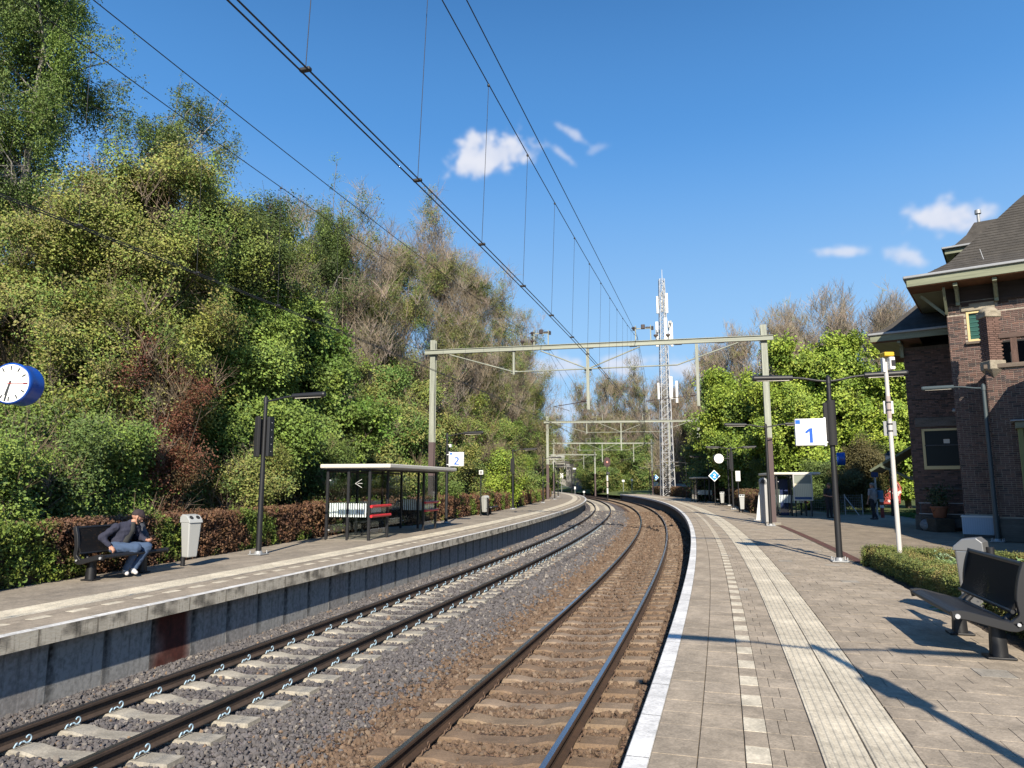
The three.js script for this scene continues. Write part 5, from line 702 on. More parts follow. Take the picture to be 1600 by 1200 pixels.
[[-6.9, 36.5, 8, MIXED, 'tangled olive shrub tree right behind the shelter'], [-5.0, 43, 9, MIXED, 'olive brown shrub tree behind the number 2 sign'], [-3.4, 50.5, 9, MIXED.concat(OLIVE), 'olive shrub tree above the small left bin'], [-1.5, 59, 10, GREEN.concat(MIXED), 'green shrub tree behind the third left lamp'], [-0.6, 72, 10.5, MIXED.concat(GREEN), 'green shrub tree left of the second portal post'], [0.9, 84, 10, GREEN, 'green shrub tree behind the second portal post'], [1.6, 100, 9.5, GREEN.concat(MIXED), 'green shrub tree beside the bridge opening']].forEach(([x, z, H, cols, label]) => tree({ name: 'shrub_tree', label, x, z, H, stems: 3, r: 0.1, lobes: [[0, H * 0.45, 0, 3.4, H * 0.45, 2.8], [1.5, H * 0.3, 0.4, 2.4, H * 0.3, 2]], limbs: 40, subs: 6, leaves: 6840, leafGeo: G.leaf, leafScale: 1.1, cols, twigs: 200, q: 0.5, thr: -0.08, bark: M.barkGrey }));
[[-11.0, 14.6, 2.6, GREEN, 'leafy green bush behind the left end of the hedge'], [-11.4, 16.8, 4.2, GREEN.concat(DARK), 'green bush left of the man behind the hedge'], [-10.4, 18.3, 3.9, DARK.concat(GREEN), 'green bush right behind the man and hedge'], [-10.4, 21, 4.4, DARK.concat(MIXED), 'dark bush behind the left litter bin'], [-8.9, 22.6, 3.2, MIXED, 'low scrubby bush between litter bin and left lamp'], [-7.6, 26.5, 3.6, DARK, 'dark bush seen through the shelter glass'], [-4.6, 36.5, 3.6, GREEN, 'low green bush right of the shelter behind the hedge'], [-1.1, 51, 4.4, BRIGHT, 'bright green bush behind the far left hedge'], [0.5, 66, 4.6, BRIGHT.concat(GREEN), 'bright green bush left of the far portal post'], [2.4, 113, 4.5, GREEN, 'green bush beside the end of the left platform']].forEach(([x, z, H, cols, label]) => tree({ name: 'bush', cat: 'bush', label, x, z, H, stems: 5, r: 0.05, lobes: [[0, H * 0.45, 0, 1.9, H * 0.5, 1.5]], limbs: 34, subs: 5, leaves: 3800, leafGeo: G.leafS, leafScale: z > 40 ? 1.5 : 1, cols, twigs: 60, q: 0.3, thr: -0.1, bark: M.bark, minY: 0.05 }));
tree({ name: 'copper_bush', cat: 'bush', label: 'copper red leaved bush among the green left trees', x: -9.7, z: 19.4, H: 5.6, stems: 4, r: 0.05, lobes: [[0, 3.2, 0, 1.3, 2.3, 1], [0.4, 1.4, 0, 0.8, 1.2, 0.7]], limbs: 26, subs: 4, leaves: 2300, leafGeo: G.leafS, leafScale: 0.8, cols: COPPER, twigs: 60, q: 0.28, thr: 0.0, bark: M.bark });
for (let i = 0; i < 15; i++) { const s = 14 + i * 8.5, p = tp(s, -24 - rr(0, 5)); tree({ name: 'wood_tree', label: ['first', 'second', 'third', 'fourth', 'fifth', 'sixth', 'seventh', 'eighth', 'ninth', 'tenth', 'eleventh', 'twelfth', 'thirteenth', 'fourteenth', 'fifteenth'][i] + ' dark green tree from the left, deep in the left wood', group: 'background trees of the left wood', x: p.x, z: -p.z, H: 12.5 + rr(-1, 2.5), lobes: [[0, 6.5, 0, 5.4, 6, 4.5]], limbs: 30, subs: 5, leaves: 2850, leafGeo: G.far, cols: DARK.concat(MIXED), q: 0.8, thr: -0.3, minY: 0.3 }); }

// --- right side
tree({ name: 'maple_tree', label: 'large bright green maple behind the number 1 sign', x: 23.6, z: 53, H: 13.9, r: 0.3, lobes: [[0, 9, 0, 5.6, 4.6, 5], [-3.6, 7, 1, 4, 3.6, 4], [3.2, 7.2, 0.6, 4.2, 4, 4], [-0.6, 5.6, 2, 5, 2.6, 3.4]], limbs: 90, subs: 7, leaves: 15580, leafGeo: G.maple, leafScale: 1.25, cols: BRIGHT, q: 0.6, thr: -0.02, freq: 0.6, minY: 2.6 });
tree({ name: 'maple_tree', label: 'bright green maple left of the right portal post', x: 19.6, z: 62, H: 11.8, r: 0.22, lobes: [[0, 7.4, 0, 3.8, 4, 3.6], [1.5, 5, 0.5, 3.4, 2.6, 3]], limbs: 56, subs: 6, leaves: 8360, leafGeo: G.maple, leafScale: 1.3, cols: BRIGHT.concat(GREEN), q: 0.6, thr: -0.02, minY: 1.8 });
tree({ name: 'maple_tree', label: 'bright green tree between lamp and station building', x: 27.8, z: 50, H: 10.2, r: 0.22, lobes: [[0, 6.6, 0, 3.6, 3.4, 3.4], [0.6, 3.6, 0, 3, 2.4, 2.6]], limbs: 50, subs: 6, leaves: 8360, leafGeo: G.maple, leafScale: 1.2, cols: BRIGHT, q: 0.55, thr: -0.02, minY: 0.8 });
tree({ name: 'yew_tree', label: 'brownish green conifer shrub under the right maple', x: 21.4, z: 43.5, H: 4.4, stems: 3, r: 0.07, lobes: [[0, 2.4, 0, 2.2, 2, 1.8]], limbs: 36, subs: 6, leaves: 4180, leafGeo: G.leafS, leafScale: 1.1, cols: [[0.075, 0.065, 0.02], [0.10, 0.085, 0.024], [0.06, 0.075, 0.018]], q: 0.35, thr: -0.1, minY: 0.5 });
[[26.2, 41.5, 3.0, GREEN, 'green bush by the lantern post'], [20.8, 47, 3.2, DARK, 'dark bush behind the right shelter'], [20.4, 56, 3.4, DARK, 'dark bush behind the right hedge'], [24.5, 75, 7, GREEN.concat(DARK), 'green bush tree behind the white dial clock'], [26.4, 88, 6.5, [[0.09, 0.14, 0.03], [0.11, 0.16, 0.04]], 'feathery light green bush right of the telecom mast'], [30.2, 108, 6, GREEN, 'green bush at the foot of the telecom mast']].forEach(([x, z, H, cols, label]) => tree({ name: 'bush', cat: 'bush', label, x, z, H, stems: 4, r: 0.06, lobes: [[0, H * 0.5, 0, 2.4, H * 0.5, 2]], limbs: 34, subs: 5, leaves: 3230, leafGeo: G.leaf, leafScale: z > 60 ? 1.3 : 0.9, cols, q: 0.4, thr: -0.12, minY: 0.05 }));
[[24.6, 78, 13.5, GREEN.concat(MIXED), 'dark green tree right of the second portal'], [29.5, 95, 14, DARK.concat(GREEN), 'dark green tree right behind the telecom mast'], [33, 118, 14, GREEN.concat(DARK), 'green tree behind the relay shed, right'], [26.5, 92, 9.5, OLIVE, 'olive tree between mast and second portal']].forEach(([x, z, H, cols, label]) => tree({ label, x, z, H, lobes: [[0, H * 0.55, 0, 4, H * 0.42, 3.6], [-1.5, H * 0.32, 1, 3, H * 0.28, 2.6]], limbs: 44, subs: 6, leaves: 4940, leafGeo: G.mapleFar, leafScale: 0.8, cols, q: 0.7, thr: -0.08, minY: 0.3 }));
[[27, 122, 20], [30.5, 120, 22.5], [29, 100, 22.5], [31.5, 96, 25], [35.5, 92, 26], [39.5, 97, 28], [43, 93, 28.5], [46.5, 97, 29.5], [50, 92, 29], [54, 96, 28.5]].forEach(([x, z, H], i) => tree({ name: 'bare_tree', label: ['low bare tree just right of the telecom mast', 'bare tree between mast and right drop post', 'bare tree rising behind the right drop post of the portal', 'bare brown tree above the right end of the portal beam', 'bare tree right above the right portal post', 'tall bare tree above the bright maple, left one', 'tall bare tree above the top of the bright maple', 'tall bare tree with dark buds left of the station roof', 'bare tree just left of the station eaves', 'bare tree partly hidden by the station eaves'][i], group: 'tall bare trees on the right', x, z, H, stems: 4, r: 0.18, trunkTop: H * 0.72, lobes: [[0, H * 0.62, 0, 3.6, H * 0.37, 3.4], [0, H * 0.4, 0, 3.4, H * 0.25, 3]], limbs: 56, subs: 7, subUp: 1.1, rise: 1.8, bow: 0, leaves: i < 5 ? 900 : 200, leafGeo: G.far, leafScale: 0.5, cols: IVY, twigs: 1250, twigGeo: G.twigFar, tq: 0.7, q: 0.8, thr: 0.05, bark: M.barkGrey, twigCols: i < 5 ? TWIGP : TWIGP.concat([[0.16, 0.14, 0.12]]) }));
for (let i = 0; i < 7; i++) tree({ name: 'wood_tree', label: ['first', 'second', 'third', 'fourth', 'fifth', 'sixth', 'seventh'][i] + ' green tree from the left behind the right maples', group: 'background trees of the right wood', x: 21 + i * 6.5, z: 72 + (i % 2) * 6, H: 8 + rr(0, 2), lobes: [[0, 4.4, 0, 4.4, 4.2, 4]], limbs: 26, subs: 5, leaves: 1900, leafGeo: G.far, cols: DARK.concat(MIXED), q: 0.7, thr: -0.3, minY: 0.2 });

// --- far centre
[[18.5, 178, 30], [22.5, 174, 32], [26, 180, 33], [30, 176, 32], [34, 182, 31], [13, 222, 26]].forEach(([x, z, H], i) => tree({ name: 'bare_tree', label: ['far bare tree left of the central group', 'far bare tree with ivy trunk, second of the central group', 'far bare tree in the middle of the central group', 'far bare tree left of the mast', 'far bare tree directly behind the mast', 'far low bare tree over the bridge'][i], group: 'far bare trees at the end of the line', x, z, H, stems: 5, r: 0.24, trunkTop: H * 0.72, lobes: [[0, H * 0.6, 0, 4.2, H * 0.38, 4], [0, H * 0.36, 0, 3.6, H * 0.26, 3.4]], limbs: 50, subs: 7, subUp: 1, rise: 1.8, leaves: 1000, leafGeo: G.far, leafScale: 0.8, cols: IVY.concat([[0.07, 0.10, 0.02]]), twigs: 600, twigGeo: G.twigFar, twigScale: 1.3, tq: 0.9, q: 1.0, thr: 0.02, bark: M.barkGrey, twigCols: TWIGP }));
[[8.5, 212, 20], [19, 168, 13], [20.5, 160, 12], [25, 163, 13], [29.5, 158, 13], [34, 163, 14], [39, 160, 15], [44, 165, 17], [22, 205, 17], [20, 200, 18], [3.5, 120, 12], [1.5, 140, 15], [4, 160, 15], [13.5, 232, 17], [19, 230, 18]].forEach(([x, z, H], i) => tree({ name: 'wood_tree', label: ['green tree rising over the bridge railing', 'green tree right of the bridge opening', 'green tree behind the round signal', 'green tree left of the small white board', 'green tree behind the third portal post', 'green tree left of the mast foot', 'green tree behind the mast foot', 'green tree right of the mast foot, far away', 'far green tree behind the round signal, second row', 'far green tree behind the white board, second row', 'green tree at the far left platform bend', 'green tree left of the bridge, nearer one', 'green tree left of the bridge, by its railing', 'tall green tree behind the bridge deck', 'tall green tree behind the left end of the bridge'][i], group: 'far green trees at the end of the line', x, z, H, y0: -0.5, lobes: [[0, H * 0.52, 0, 4.6, H * 0.48, 4], [1.5, H * 0.3, 1, 3.6, H * 0.28, 3]], limbs: 30, subs: 5, leaves: 2470, leafGeo: G.far, leafScale: 1.2, cols: i % 2 ? GREEN.concat(MIXED) : MIXED.concat(DARK), q: 0.9, thr: -0.15, minY: 0.1 }));

// --- hedges
function hedge(name, label, line, w, h, o) {        // line of front foot points (world x, zf), width to the side of w
  const t = thing(name, label, 'hedge'), P = line.map(([x, z]) => V(x, 0, -z)), core = [], L = [];
  const side = (a, b) => V().crossVectors(b.clone().sub(a).normalize(), V(0, 1, 0)).multiplyScalar(o.flip ? -1 : 1);
  for (let i = 0; i + 1 < P.length; i++) {
    const a = P[i], b = P[i + 1], n = side(a, b), len = a.distanceTo(b), ins = o.ins ?? 0.07, c = a.clone().add(b).multiplyScalar(0.5).addScaledVector(n, -w / 2);
    core.push(new THREE.BoxGeometry(len, h - ins, w - 2 * ins).rotateY(Math.atan2(-(b.z - a.z), b.x - a.x)).translate(c.x, (h - ins) / 2, c.z));
    const put = (k, y, d, nx) => { const p = a.clone().lerp(b, k).addScaledVector(n, d); p.y = y; const f = o.col(p, k); L.push({ p: p.add(V(gauss(), gauss(), gauss()).multiplyScalar(o.jit ?? 0.035)), q: rq(), s: rr(0.8, 1.25), c: jit(f, 0.3) }); };
    const N1 = len * h * o.dens, N2 = len * w * o.dens; for (let k = 0; k < N1; k++) put(rnd(), rr(0.02, h), rr(-0.05, 0.02) + 0.04 * n3(P[i].x + k * 0.01, 0, 0)); for (let k = 0; k < N2; k++) put(rnd(), h + rr(-0.04, 0.03), -rnd() * w);
    if (o.both) for (let k = 0; k < N1 * 0.5; k++) put(rnd(), rr(0.02, h), -w + rr(-0.02, 0.05));
    if (i === 0 || i === P.length - 2) for (let k = 0; k < w * h * o.dens; k++) put(i === 0 ? 0 : 1, rr(0.02, h), -rnd() * w);
  }
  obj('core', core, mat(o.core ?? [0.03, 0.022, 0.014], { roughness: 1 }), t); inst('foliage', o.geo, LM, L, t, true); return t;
}
const so2 = (l) => l.map(([s, f]) => { const p = tp(s, f); return [p.x, -p.z]; });
const hcol = (gw) => (p) => { const v = n3(p.x * 0.8, p.y * 0.9, p.z * 0.8) + 0.5 * n3(p.x * 2.3 + 9, p.y * 1.2, p.z * 2.3) + gw(p); return v > 0.36 ? pick([[0.10, 0.15, 0.018], [0.075, 0.125, 0.016], [0.13, 0.165, 0.022]]) : v > 0.24 ? pick([[0.10, 0.09, 0.022], [0.09, 0.12, 0.02]]) : pick([[0.115, 0.055, 0.030], [0.14, 0.07, 0.036], [0.085, 0.042, 0.024], [0.16, 0.09, 0.045]]); };
hedge('beech_hedge', 'brown and green beech hedge behind the man, left of shelter', so2([[5.5, -8.45], [8, -8.6], [9.6, -9.1], [12, -9.35], [15.7, -9.6], [20.6, -10.1]]), 0.6, 0.98, { dens: 190, geo: G.hedge, col: hcol((p) => p.x < -8.1 && p.z > -12.6 ? 0.5 : p.y < 0.25 ? 0.12 : 0) });
hedge('beech_hedge', 'brown and green beech hedge along the far left platform', so2([[20.6, -10.1], [27.5, -10.3], [29, -9.6], [40, -9.75], [55, -9.9], [75, -10.1], [98, -10.2]]), 0.6, 1.02, { dens: 55, geo: leafCluster(16, 0.2, 0.085), col: hcol((p) => 0.05) });
hedge('beech_hedge', 'dark brown beech hedge along the right platform', so2([[44.6, 5.9], [52, 6.35], [70, 7.95], [74, 7.3], [93, 6.9], [117, 7.0]]), 0.7, 1.12, { flip: true, dens: 60, geo: leafCluster(16, 0.2, 0.085), col: (p) => pick([[0.105, 0.055, 0.03], [0.13, 0.07, 0.038], [0.09, 0.045, 0.025], [0.085, 0.08, 0.02]]) });
const boxCol = (p) => { const v = n3(p.x * 1.5, p.y * 3, p.z * 1.5); return v > 0.15 ? pick([[0.18, 0.15, 0.05], [0.165, 0.17, 0.045]]) : pick([[0.11, 0.145, 0.032], [0.14, 0.16, 0.04], [0.09, 0.12, 0.03], [0.16, 0.17, 0.045]]); };
{
  const s = new THREE.Shape(); [...so2([[2, 5.36], [8, 5.36], [13, 5.36], [17.2, 5.36]]), [8.6, 14.9], [11.2, 12.9], [11.5, 6], [9.5, 2]].forEach(([x, z], i) => i ? s.lineTo(x, z) : s.moveTo(x, z));
  struct('planting_bed', [new THREE.ShapeGeometry(s).rotateX(-Math.PI / 2).translate(0, -0.012, 0)], M.soil, 'dark soil of the planting bed behind the near bench');
  hedge('box_hedge', 'low clipped hedge along the platform from bench to lamp', so2([[7.2, 5.6], [10.5, 5.6], [13.5, 5.55], [15.6, 5.5], [17.2, 5.45]]), 0.55, 0.36, { flip: true, dens: 800, geo: G.box, col: boxCol, ins: 0.06, jit: 0.025, both: true });
  hedge('box_hedge', 'low clipped hedge at the rear of the planting bed', [[7.5, 15.35], [8.6, 14.5], [10.8, 12.9]], 0.5, 0.36, { flip: false, dens: 700, geo: G.box, col: boxCol, ins: 0.06, jit: 0.025, both: true });
  const L = []; for (let i = 0; i < 420; i++) { const k = rnd(), p = tp(9.6 + rnd() * 6.4, 6.1 + rnd() * (1.9 - k * 0.6)); if (n3(p.x * 1.4, 1, p.z * 1.4) < -0.1) continue; p.y = rr(0.1, 0.40); L.push({ p, q: tq(0.4), s: rr(0.6, 1.1), c: jit(pick([[0.22, 0.30, 0.17], [0.18, 0.27, 0.13], [0.13, 0.21, 0.07]])) }); }
  tag(inst('silver_plants', G.silver, LM, L, scene, true), 'pale silvery green plants between the two low hedges', 'plants');
  const W = []; for (let i = 0; i < 260; i++) { const p = tp(rr(6.5, 9), rr(5.42, 6.4)); p.y = rr(-0.02, 0.08); W.push({ p, q: tq(0.3), s: rr(0.6, 1.2), c: jit(pick([[0.09, 0.15, 0.025], [0.12, 0.17, 0.03]])) }); } for (let i = 0; i < 14; i++) { const p = tp(rr(11.9, 12.6), rr(5.25, 5.45)); p.y = 0.03; W.push({ p, q: tq(0.3), s: 0.6, c: jit([0.13, 0.18, 0.03]) }); }
  tag(inst('grass', G.grass, LM, W, scene, true), 'grass and weeds beside the near bench', 'grass');
  const Gr = []; for (let i = 0; i < 3800; i++) { const p = tp(rr(34.5, 44), rr(13.2, 24)); p.y = 0.05 + (p.x > 22 ? 0.12 : 0); Gr.push({ p, q: tq(0.3), s: rr(0.8, 1.7), c: jit(pick([[0.10, 0.17, 0.025], [0.13, 0.19, 0.03]])) }); }
  tag(inst('grass', G.grass, LM, Gr, scene, true), 'grass beyond the forecourt by the lantern post', 'grass');
}

// ================================================================ people
function sdfGeo(caps, k, cell, fold = 0) {                    // tapered capsules [a, b, ra, rb, flatten?] joined by a smooth minimum
  const lo = V(1e9, 1e9, 1e9), hi = V(-1e9, -1e9, -1e9); for (const [a, b, ra, rb] of caps) for (const [p, r] of [[a, ra], [b, rb]]) { lo.min(p.clone().subScalar(r + 0.05)); hi.max(p.clone().addScalar(r + 0.05)); }
  const c = lo.clone().add(hi).multiplyScalar(0.5), h = Math.max(hi.x - lo.x, hi.y - lo.y, hi.z - lo.z) / 2, n = Math.min(90, Math.ceil(2 * h / cell)), mc = new MarchingCubes(n, M.black, false, false, 120000); mc.isolation = 0;
  const half = n / 2, p = V(), ab = V(), ap = V();
  for (let z = 0; z < n; z++) for (let y = 0; y < n; y++) for (let x = 0; x < n; x++) {
    p.set((x - half) / half * h + c.x, (y - half) / half * h + c.y, (z - half) / half * h + c.z); let d = 1e3;
    for (const [a, b, ra, rb] of caps) { ab.subVectors(b, a); ap.subVectors(p, a); const L = ab.lengthSq(), t = L ? Math.max(0, Math.min(1, ap.dot(ab) / L)) : 0, q = ap.addScaledVector(ab, -t).length() - (ra + (rb - ra) * t), hh = Math.max(0, k - Math.abs(d - q)) / k; d = Math.min(d, q) - hh * hh * k * 0.25; }
    if (fold && d < 0.1) d += fold * (n3(p.x * 11, p.y * 17, p.z * 11) + 0.6 * n3(p.x * 26 + 5, p.y * 9, p.z * 26));
    mc.field[x + y * n + z * n * n] = -d;
  }
  mc.update(); const N = mc.count, pos = new Float32Array(N * 3), nor = new Float32Array(N * 3);
  for (let i = 0; i < N; i++) { for (let j = 0; j < 3; j++) { pos[i * 3 + j] = mc.positionArray[i * 3 + j] * h + c.getComponent(j); nor[i * 3 + j] = mc.normalArray[i * 3 + j]; } }
  const g = new THREE.BufferGeometry(); g.setAttribute('position', new THREE.BufferAttribute(pos, 3)); g.setAttribute('normal', new THREE.BufferAttribute(nor, 3)); g.setAttribute('uv', new THREE.BufferAttribute(new Float32Array(N * 2), 2)); g.computeVertexNormals(); return g;
}
function headGeo(pos, face, up = V(0, 1, 0)) {      // skull, jaw, nose, ears, brow; looks along face
  const f = face.clone().normalize(), r = V().crossVectors(f, up).normalize(), u = V().crossVectors(r, f), P = (a, b, c) => pos.clone().addScaledVector(r, a).addScaledVector(u, b).addScaledVector(f, c);
  return { g: sdfGeo([[P(0, 0.03, -0.02), P(0, 0.025, 0.02), 0.088, 0.082], [P(0, -0.04, 0.03), P(0, -0.085, 0.055), 0.062, 0.042], [P(0, 0.0, 0.092), P(0, -0.035, 0.112), 0.012, 0.017], [P(-0.035, 0.02, 0.082), P(0.035, 0.02, 0.082), 0.014, 0.014], [P(-0.03, -0.068, 0.082), P(0.03, -0.068, 0.082), 0.012, 0.012], [P(-0.085, 0.01, -0.01), P(-0.09, -0.03, -0.005), 0.017, 0.012], [P(0.085, 0.01, -0.01), P(0.09, -0.03, -0.005), 0.017, 0.012]], 0.02, 0.006), P, f, r, u };
}
function hand(w, dir, palm, s = 1) {                // five fingers curled a little
  const d = dir.clone().normalize(), n = palm.clone().addScaledVector(d, -palm.dot(d)).normalize(), r = V().crossVectors(d, n), out = [], P = (a, b, c) => w.clone().addScaledVector(d, a * s).addScaledVector(r, b * s).addScaledVector(n, c * s);
  out.push([P(0, 0, 0), P(0.075, 0, 0.008), 0.026, 0.034]);
  [[-0.03, 0.058], [-0.01, 0.07], [0.011, 0.066], [0.03, 0.05]].forEach(([b, l]) => out.push([P(0.08, b, 0.01), P(0.08 + l * 0.55, b * 1.1, 0.018), 0.0105, 0.0095], [P(0.08 + l * 0.55, b * 1.1, 0.018), P(0.08 + l * 0.85, b * 1.1, 0.05), 0.0095, 0.0075]));
  out.push([P(0.02, -0.03, 0.01), P(0.06, -0.058, 0.035), 0.013, 0.010]); return out;
}
const skin = mat([0.42, 0.22, 0.15], { roughness: 0.6 });
function figure(name, label, pos, trn, J, c) {
  const t = thing(name, label, 'person', pos, trn), lc = (l, e = 0) => l.map(([a, b, ra, rb]) => [J[a] ?? a, J[b] ?? b, ra + e, rb + e]);
  const torso = [['pel', 'chest', 0.125, 0.15], ['chest', 'neck', 0.14, 0.06], ['shL', 'shR', 0.07, 0.07], ['hipL', 'hipR', 0.105, 0.105]], arms = [['shL', 'elL', 0.056, 0.045], ['elL', 'wrL', 0.044, 0.031], ['shR', 'elR', 0.056, 0.045], ['elR', 'wrR', 0.044, 0.031]], legs = [['hipL', 'knL', 0.085, 0.06], ['knL', 'anL', 0.058, 0.042], ['hipR', 'knR', 0.085, 0.06], ['knR', 'anR', 0.058, 0.042]];
  const hd = headGeo(J.head, c.face);
  obj('body', [sdfGeo([...lc([...torso, ...arms, ...legs], -0.012), [J.neck, J.head.clone().add(V(0, -0.05, 0)), 0.052, 0.05], ...hand(J.wrL, J.wrL.clone().sub(J.elL).add(c.handL ?? V(0, -0.1, 0)), c.palmL ?? V(0, -1, 0)), ...hand(J.wrR, J.wrR.clone().sub(J.elR).add(c.handR ?? V(0, -0.1, 0)), c.palmR ?? V(0, -1, 0))], 0.03, 0.016), hd.g], skin, t);
  const up = c.shortSleeve ? [['shL', 'elL', 0.064, 0.056], ['shR', 'elR', 0.064, 0.056]] : arms;
  const J2 = (a, b, k) => J[a].clone().lerp(J[b], k);
  const sleeve = c.shortSleeve ? [[J.shL, J2('shL', 'elL', 0.75), 0.07, 0.064], [J.shR, J2('shR', 'elR', 0.75), 0.07, 0.064]] : [[J.shL, J.elL, 0.07, 0.06], [J.elL, J2('elL', 'wrL', 0.9), 0.06, 0.05], [J.shR, J.elR, 0.07, 0.06], [J.elR, J2('elR', 'wrR', 0.9), 0.06, 0.05]];
  obj(c.topName ?? 'shirt', [sdfGeo([...lc([['pel', 'chest', 0.15, 0.168], ['chest', 'neck', 0.155, 0.062], ['shL', 'shR', 0.074, 0.074]]), ...sleeve, [J.pel.clone().add(V(0, 0.05, 0)), J.pel.clone().add(c.hem ?? V(0, -0.04, 0)), 0.15, 0.15]], 0.035, 0.014, 0.012)], c.top, t);
  obj('trousers', [sdfGeo([...lc([['hipL', 'hipR', 0.125, 0.125]]), [J.hipL, J.knL, 0.105, 0.075], [J.knL, J2('knL', 'anL', 0.93), 0.073, 0.06], [J.hipR, J.knR, 0.105, 0.075], [J.knR, J2('knR', 'anR', 0.93), 0.073, 0.06]], 0.03, 0.014, 0.010)], c.bottom, t);
  for (const s of ['L', 'R']) { const a = J['an' + s], f = (c['foot' + s] ?? V(0, 0, 1)).clone().normalize(); obj('shoe', [sdfGeo([[a.clone().add(V(0, 0.0, 0)), a.clone().add(V(0, -0.04, 0)), 0.048, 0.048], [a.clone().add(V(0, -0.045, 0)).addScaledVector(f, -0.03), a.clone().add(V(0, -0.058, 0)).addScaledVector(f, 0.15), 0.042, 0.036]], 0.03, 0.01)], c.shoe, t); }
  const { P } = hd;
  if (c.cap) obj('cap', [sdfGeo([[P(0, 0.055, -0.025), P(0, 0.055, 0.02), 0.095, 0.09], [P(0, 0.1, -0.01), P(0, 0.1, 0.01), 0.055, 0.055], [P(-0.045, 0.055, 0.09), P(0.045, 0.055, 0.09), 0.016, 0.016], [P(-0.035, 0.045, 0.14), P(0.035, 0.045, 0.14), 0.012, 0.012]], 0.03, 0.009)], c.cap, t); else obj('hair', [sdfGeo([[P(0, 0.05, -0.04), P(0, 0.06, 0.02), 0.092, 0.084]], 0.02, 0.01)], c.hair, t);
  if (c.beard) obj('beard', [sdfGeo([[P(-0.05, -0.05, 0.04), P(0, -0.1, 0.075), 0.026, 0.03], [P(0.05, -0.05, 0.04), P(0, -0.1, 0.075), 0.026, 0.03], [P(-0.025, -0.052, 0.1), P(0.025, -0.052, 0.1), 0.008, 0.008]], 0.02, 0.007)], c.beard, t);
  for (const s of [-1, 1]) obj('eye', [new THREE.SphereGeometry(0.011, 10, 8).translate(...arr(P(s * 0.034, 0.006, 0.088)))], M.dark, t);
  return t;
}
const navy = mat([0.022, 0.024, 0.045], { roughness: 0.9 }), jeans = rough([0.075, 0.13, 0.25], { bumpScale: 0.003 }), charcoal = mat([0.035, 0.036, 0.036], { roughness: 0.95 });
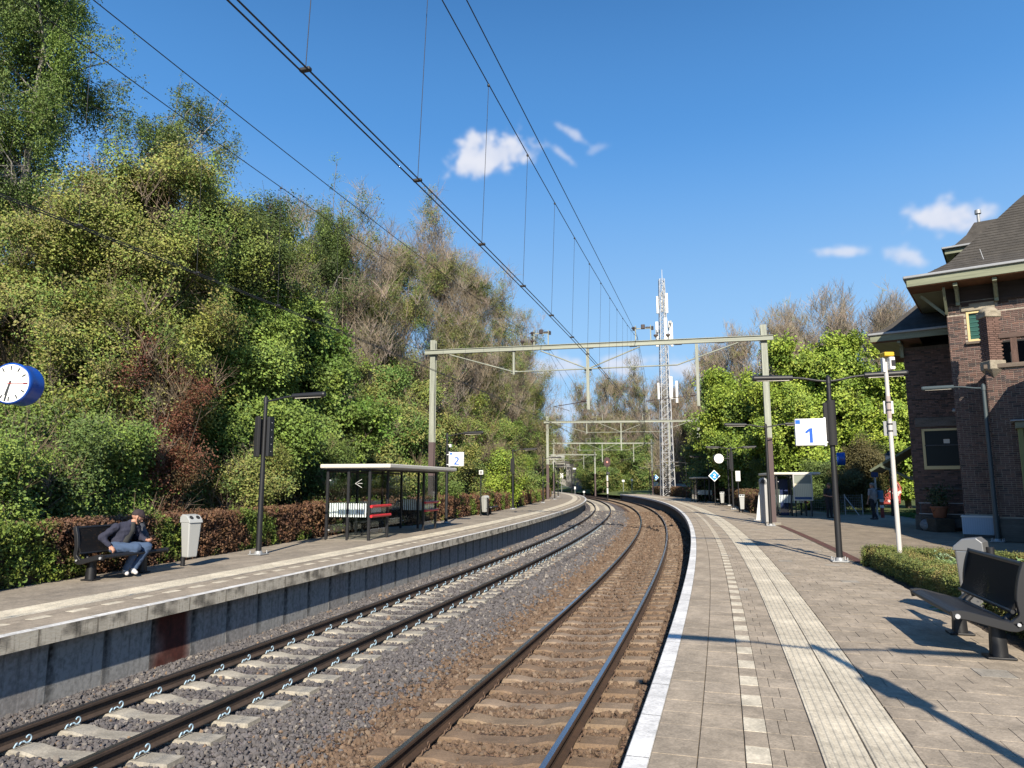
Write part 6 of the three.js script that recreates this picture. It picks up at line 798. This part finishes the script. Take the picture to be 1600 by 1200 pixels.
{
  const J = { pel: V(-0.02, 0.60, 0), chest: V(0.05, 0.85, -0.05), neck: V(0.13, 0.99, -0.11), head: V(0.21, 1.10, -0.18), shL: V(0.13, 0.91, -0.25), shR: V(0.04, 0.92, 0.15), elL: V(0.14, 0.70, -0.36), wrL: V(0.38, 0.66, -0.28), elR: V(-0.1, 0.74, 0.33), wrR: V(0.05, 0.58, 0.26), hipL: V(0.02, 0.54, -0.10), hipR: V(0.02, 0.54, 0.10), knL: V(0.47, 0.54, -0.22), knR: V(0.45, 0.54, 0.02), anL: V(0.36, 0.14, -0.03), anR: V(0.26, 0.13, 0.06) };
  const m = figure('person', 'man in navy jacket, jeans and dark cap sitting on the left bench', arr(tp(11.9, -8.78)), turn(11.9), J, { face: V(0.62, -0.45, -0.75), top: navy, topName: 'jacket', bottom: jeans, shoe: mat([0.6, 0.58, 0.57]), cap: mat([0.03, 0.02, 0.024]), beard: mat([0.025, 0.018, 0.014]), footL: V(0.6, 0, 0.35), footR: V(0.7, 0, 0.5), palmL: V(0, 1, 0.2), palmR: V(0, -1, 0), handL: V(0.1, -0.02, 0), handR: V(0.15, -0.1, -0.05), hem: V(0.02, -0.02, 0) });
  obj('pullover', [sdfGeo([[V(0.11, 0.66, -0.02), V(0.155, 0.85, -0.09), 0.085, 0.085], [V(0.155, 0.85, -0.09), V(0.16, 0.98, -0.13), 0.075, 0.06]], 0.03, 0.012)], charcoal, m);
  const ph = thing('phone', 'dark phone in the hand of the seated man', 'phone', arr(tp(11.9, -8.78).add(V(0.46, 0.72, -0.28).applyAxisAngle(V(0, 1, 0), turn(11.9)))), turn(11.9)); obj('case', [rbx(0.14, 0.012, 0.07, 0, 0, 0, 0.004, 0.3, 0, 0.35)], M.black, ph);
  const bp = thing('backpack', 'dark grey backpack leaning on the bench beside the man', 'backpack', arr(tp(12.5, -8.8)), turn(12)); obj('bag', [sdfGeo([[V(0, 0.56, 0), V(-0.08, 0.86, 0), 0.14, 0.11], [V(0.06, 0.58, 0), V(0.03, 0.72, 0), 0.11, 0.09]], 0.06, 0.014)], mat([0.05, 0.055, 0.07], { roughness: 0.9 }), bp); obj('strap', [tube([V(-0.1, 0.92, -0.06), V(-0.02, 1.0, 0), V(-0.1, 0.93, 0.06)], 0.012, 10, 6)], M.black, bp);
  const S = (o = {}) => ({ pel: V(0, 0.98, 0), chest: V(0, 1.28, 0.0), neck: V(0, 1.50, 0.0), head: V(0, 1.64, 0.02), shL: V(-0.185, 1.42, 0), shR: V(0.185, 1.42, 0), elL: V(-0.25, 1.14, 0.0), elR: V(0.25, 1.14, 0.0), wrL: V(-0.25, 0.88, 0.1), wrR: V(0.25, 0.88, 0.1), hipL: V(-0.09, 0.93, 0), hipR: V(0.09, 0.93, 0), knL: V(-0.1, 0.5, 0.02), knR: V(0.1, 0.5, 0.02), anL: V(-0.11, 0.1, 0), anR: V(0.11, 0.1, 0), ...o });
  figure('person', 'person in black shirt standing with a phone beside the shelter board', [16.15, 0, -36.2], 0.25, S({ elL: V(-0.27, 1.16, 0.02), wrL: V(-0.1, 1.1, 0.25), elR: V(0.27, 1.16, 0.02), wrR: V(0.14, 1.12, 0.26), head: V(0, 1.63, 0.05) }), { face: V(-0.1, -0.35, 1), top: mat([0.02, 0.02, 0.022]), shortSleeve: true, bottom: mat([0.018, 0.019, 0.024]), shoe: M.dark, hair: mat([0.12, 0.08, 0.05]), beard: mat([0.1, 0.06, 0.04]), palmL: V(0, 1, 0), palmR: V(0, 1, 0), handL: V(0.1, 0.02, 0.1), handR: V(-0.1, 0.02, 0.1) });
  const w = figure('person', 'person in grey shirt and dark trousers walking across the shaded forecourt', [17.6, 0, -34.6], Math.PI + 0.35, S({ knL: V(-0.1, 0.5, 0.1), anL: V(-0.1, 0.1, 0.16), knR: V(0.1, 0.5, -0.02), anR: V(0.1, 0.12, -0.24) }), { face: V(0.1, -0.05, 1), top: mat([0.26, 0.26, 0.27]), shortSleeve: true, bottom: mat([0.02, 0.022, 0.03]), shoe: M.dark, hair: mat([0.2, 0.19, 0.18]) });
  const b2 = thing('shoulder_bag', 'light blue bag carried at the walking person\'s side', 'bag', [17.98, 1.2, -34.65], 0.3); obj('bag', [rbx(0.16, 0.42, 0.32, 0, 0, 0, 0.06)], mat([0.08, 0.2, 0.35]), b2); obj('strap', [tube([V(0, 0.2, 0.1), V(-0.16, 0.32, 0.06), V(-0.36, 0.2, 0.12)], 0.018, 10, 6)], M.dark, b2);
}
renderer.render(scene, camera);
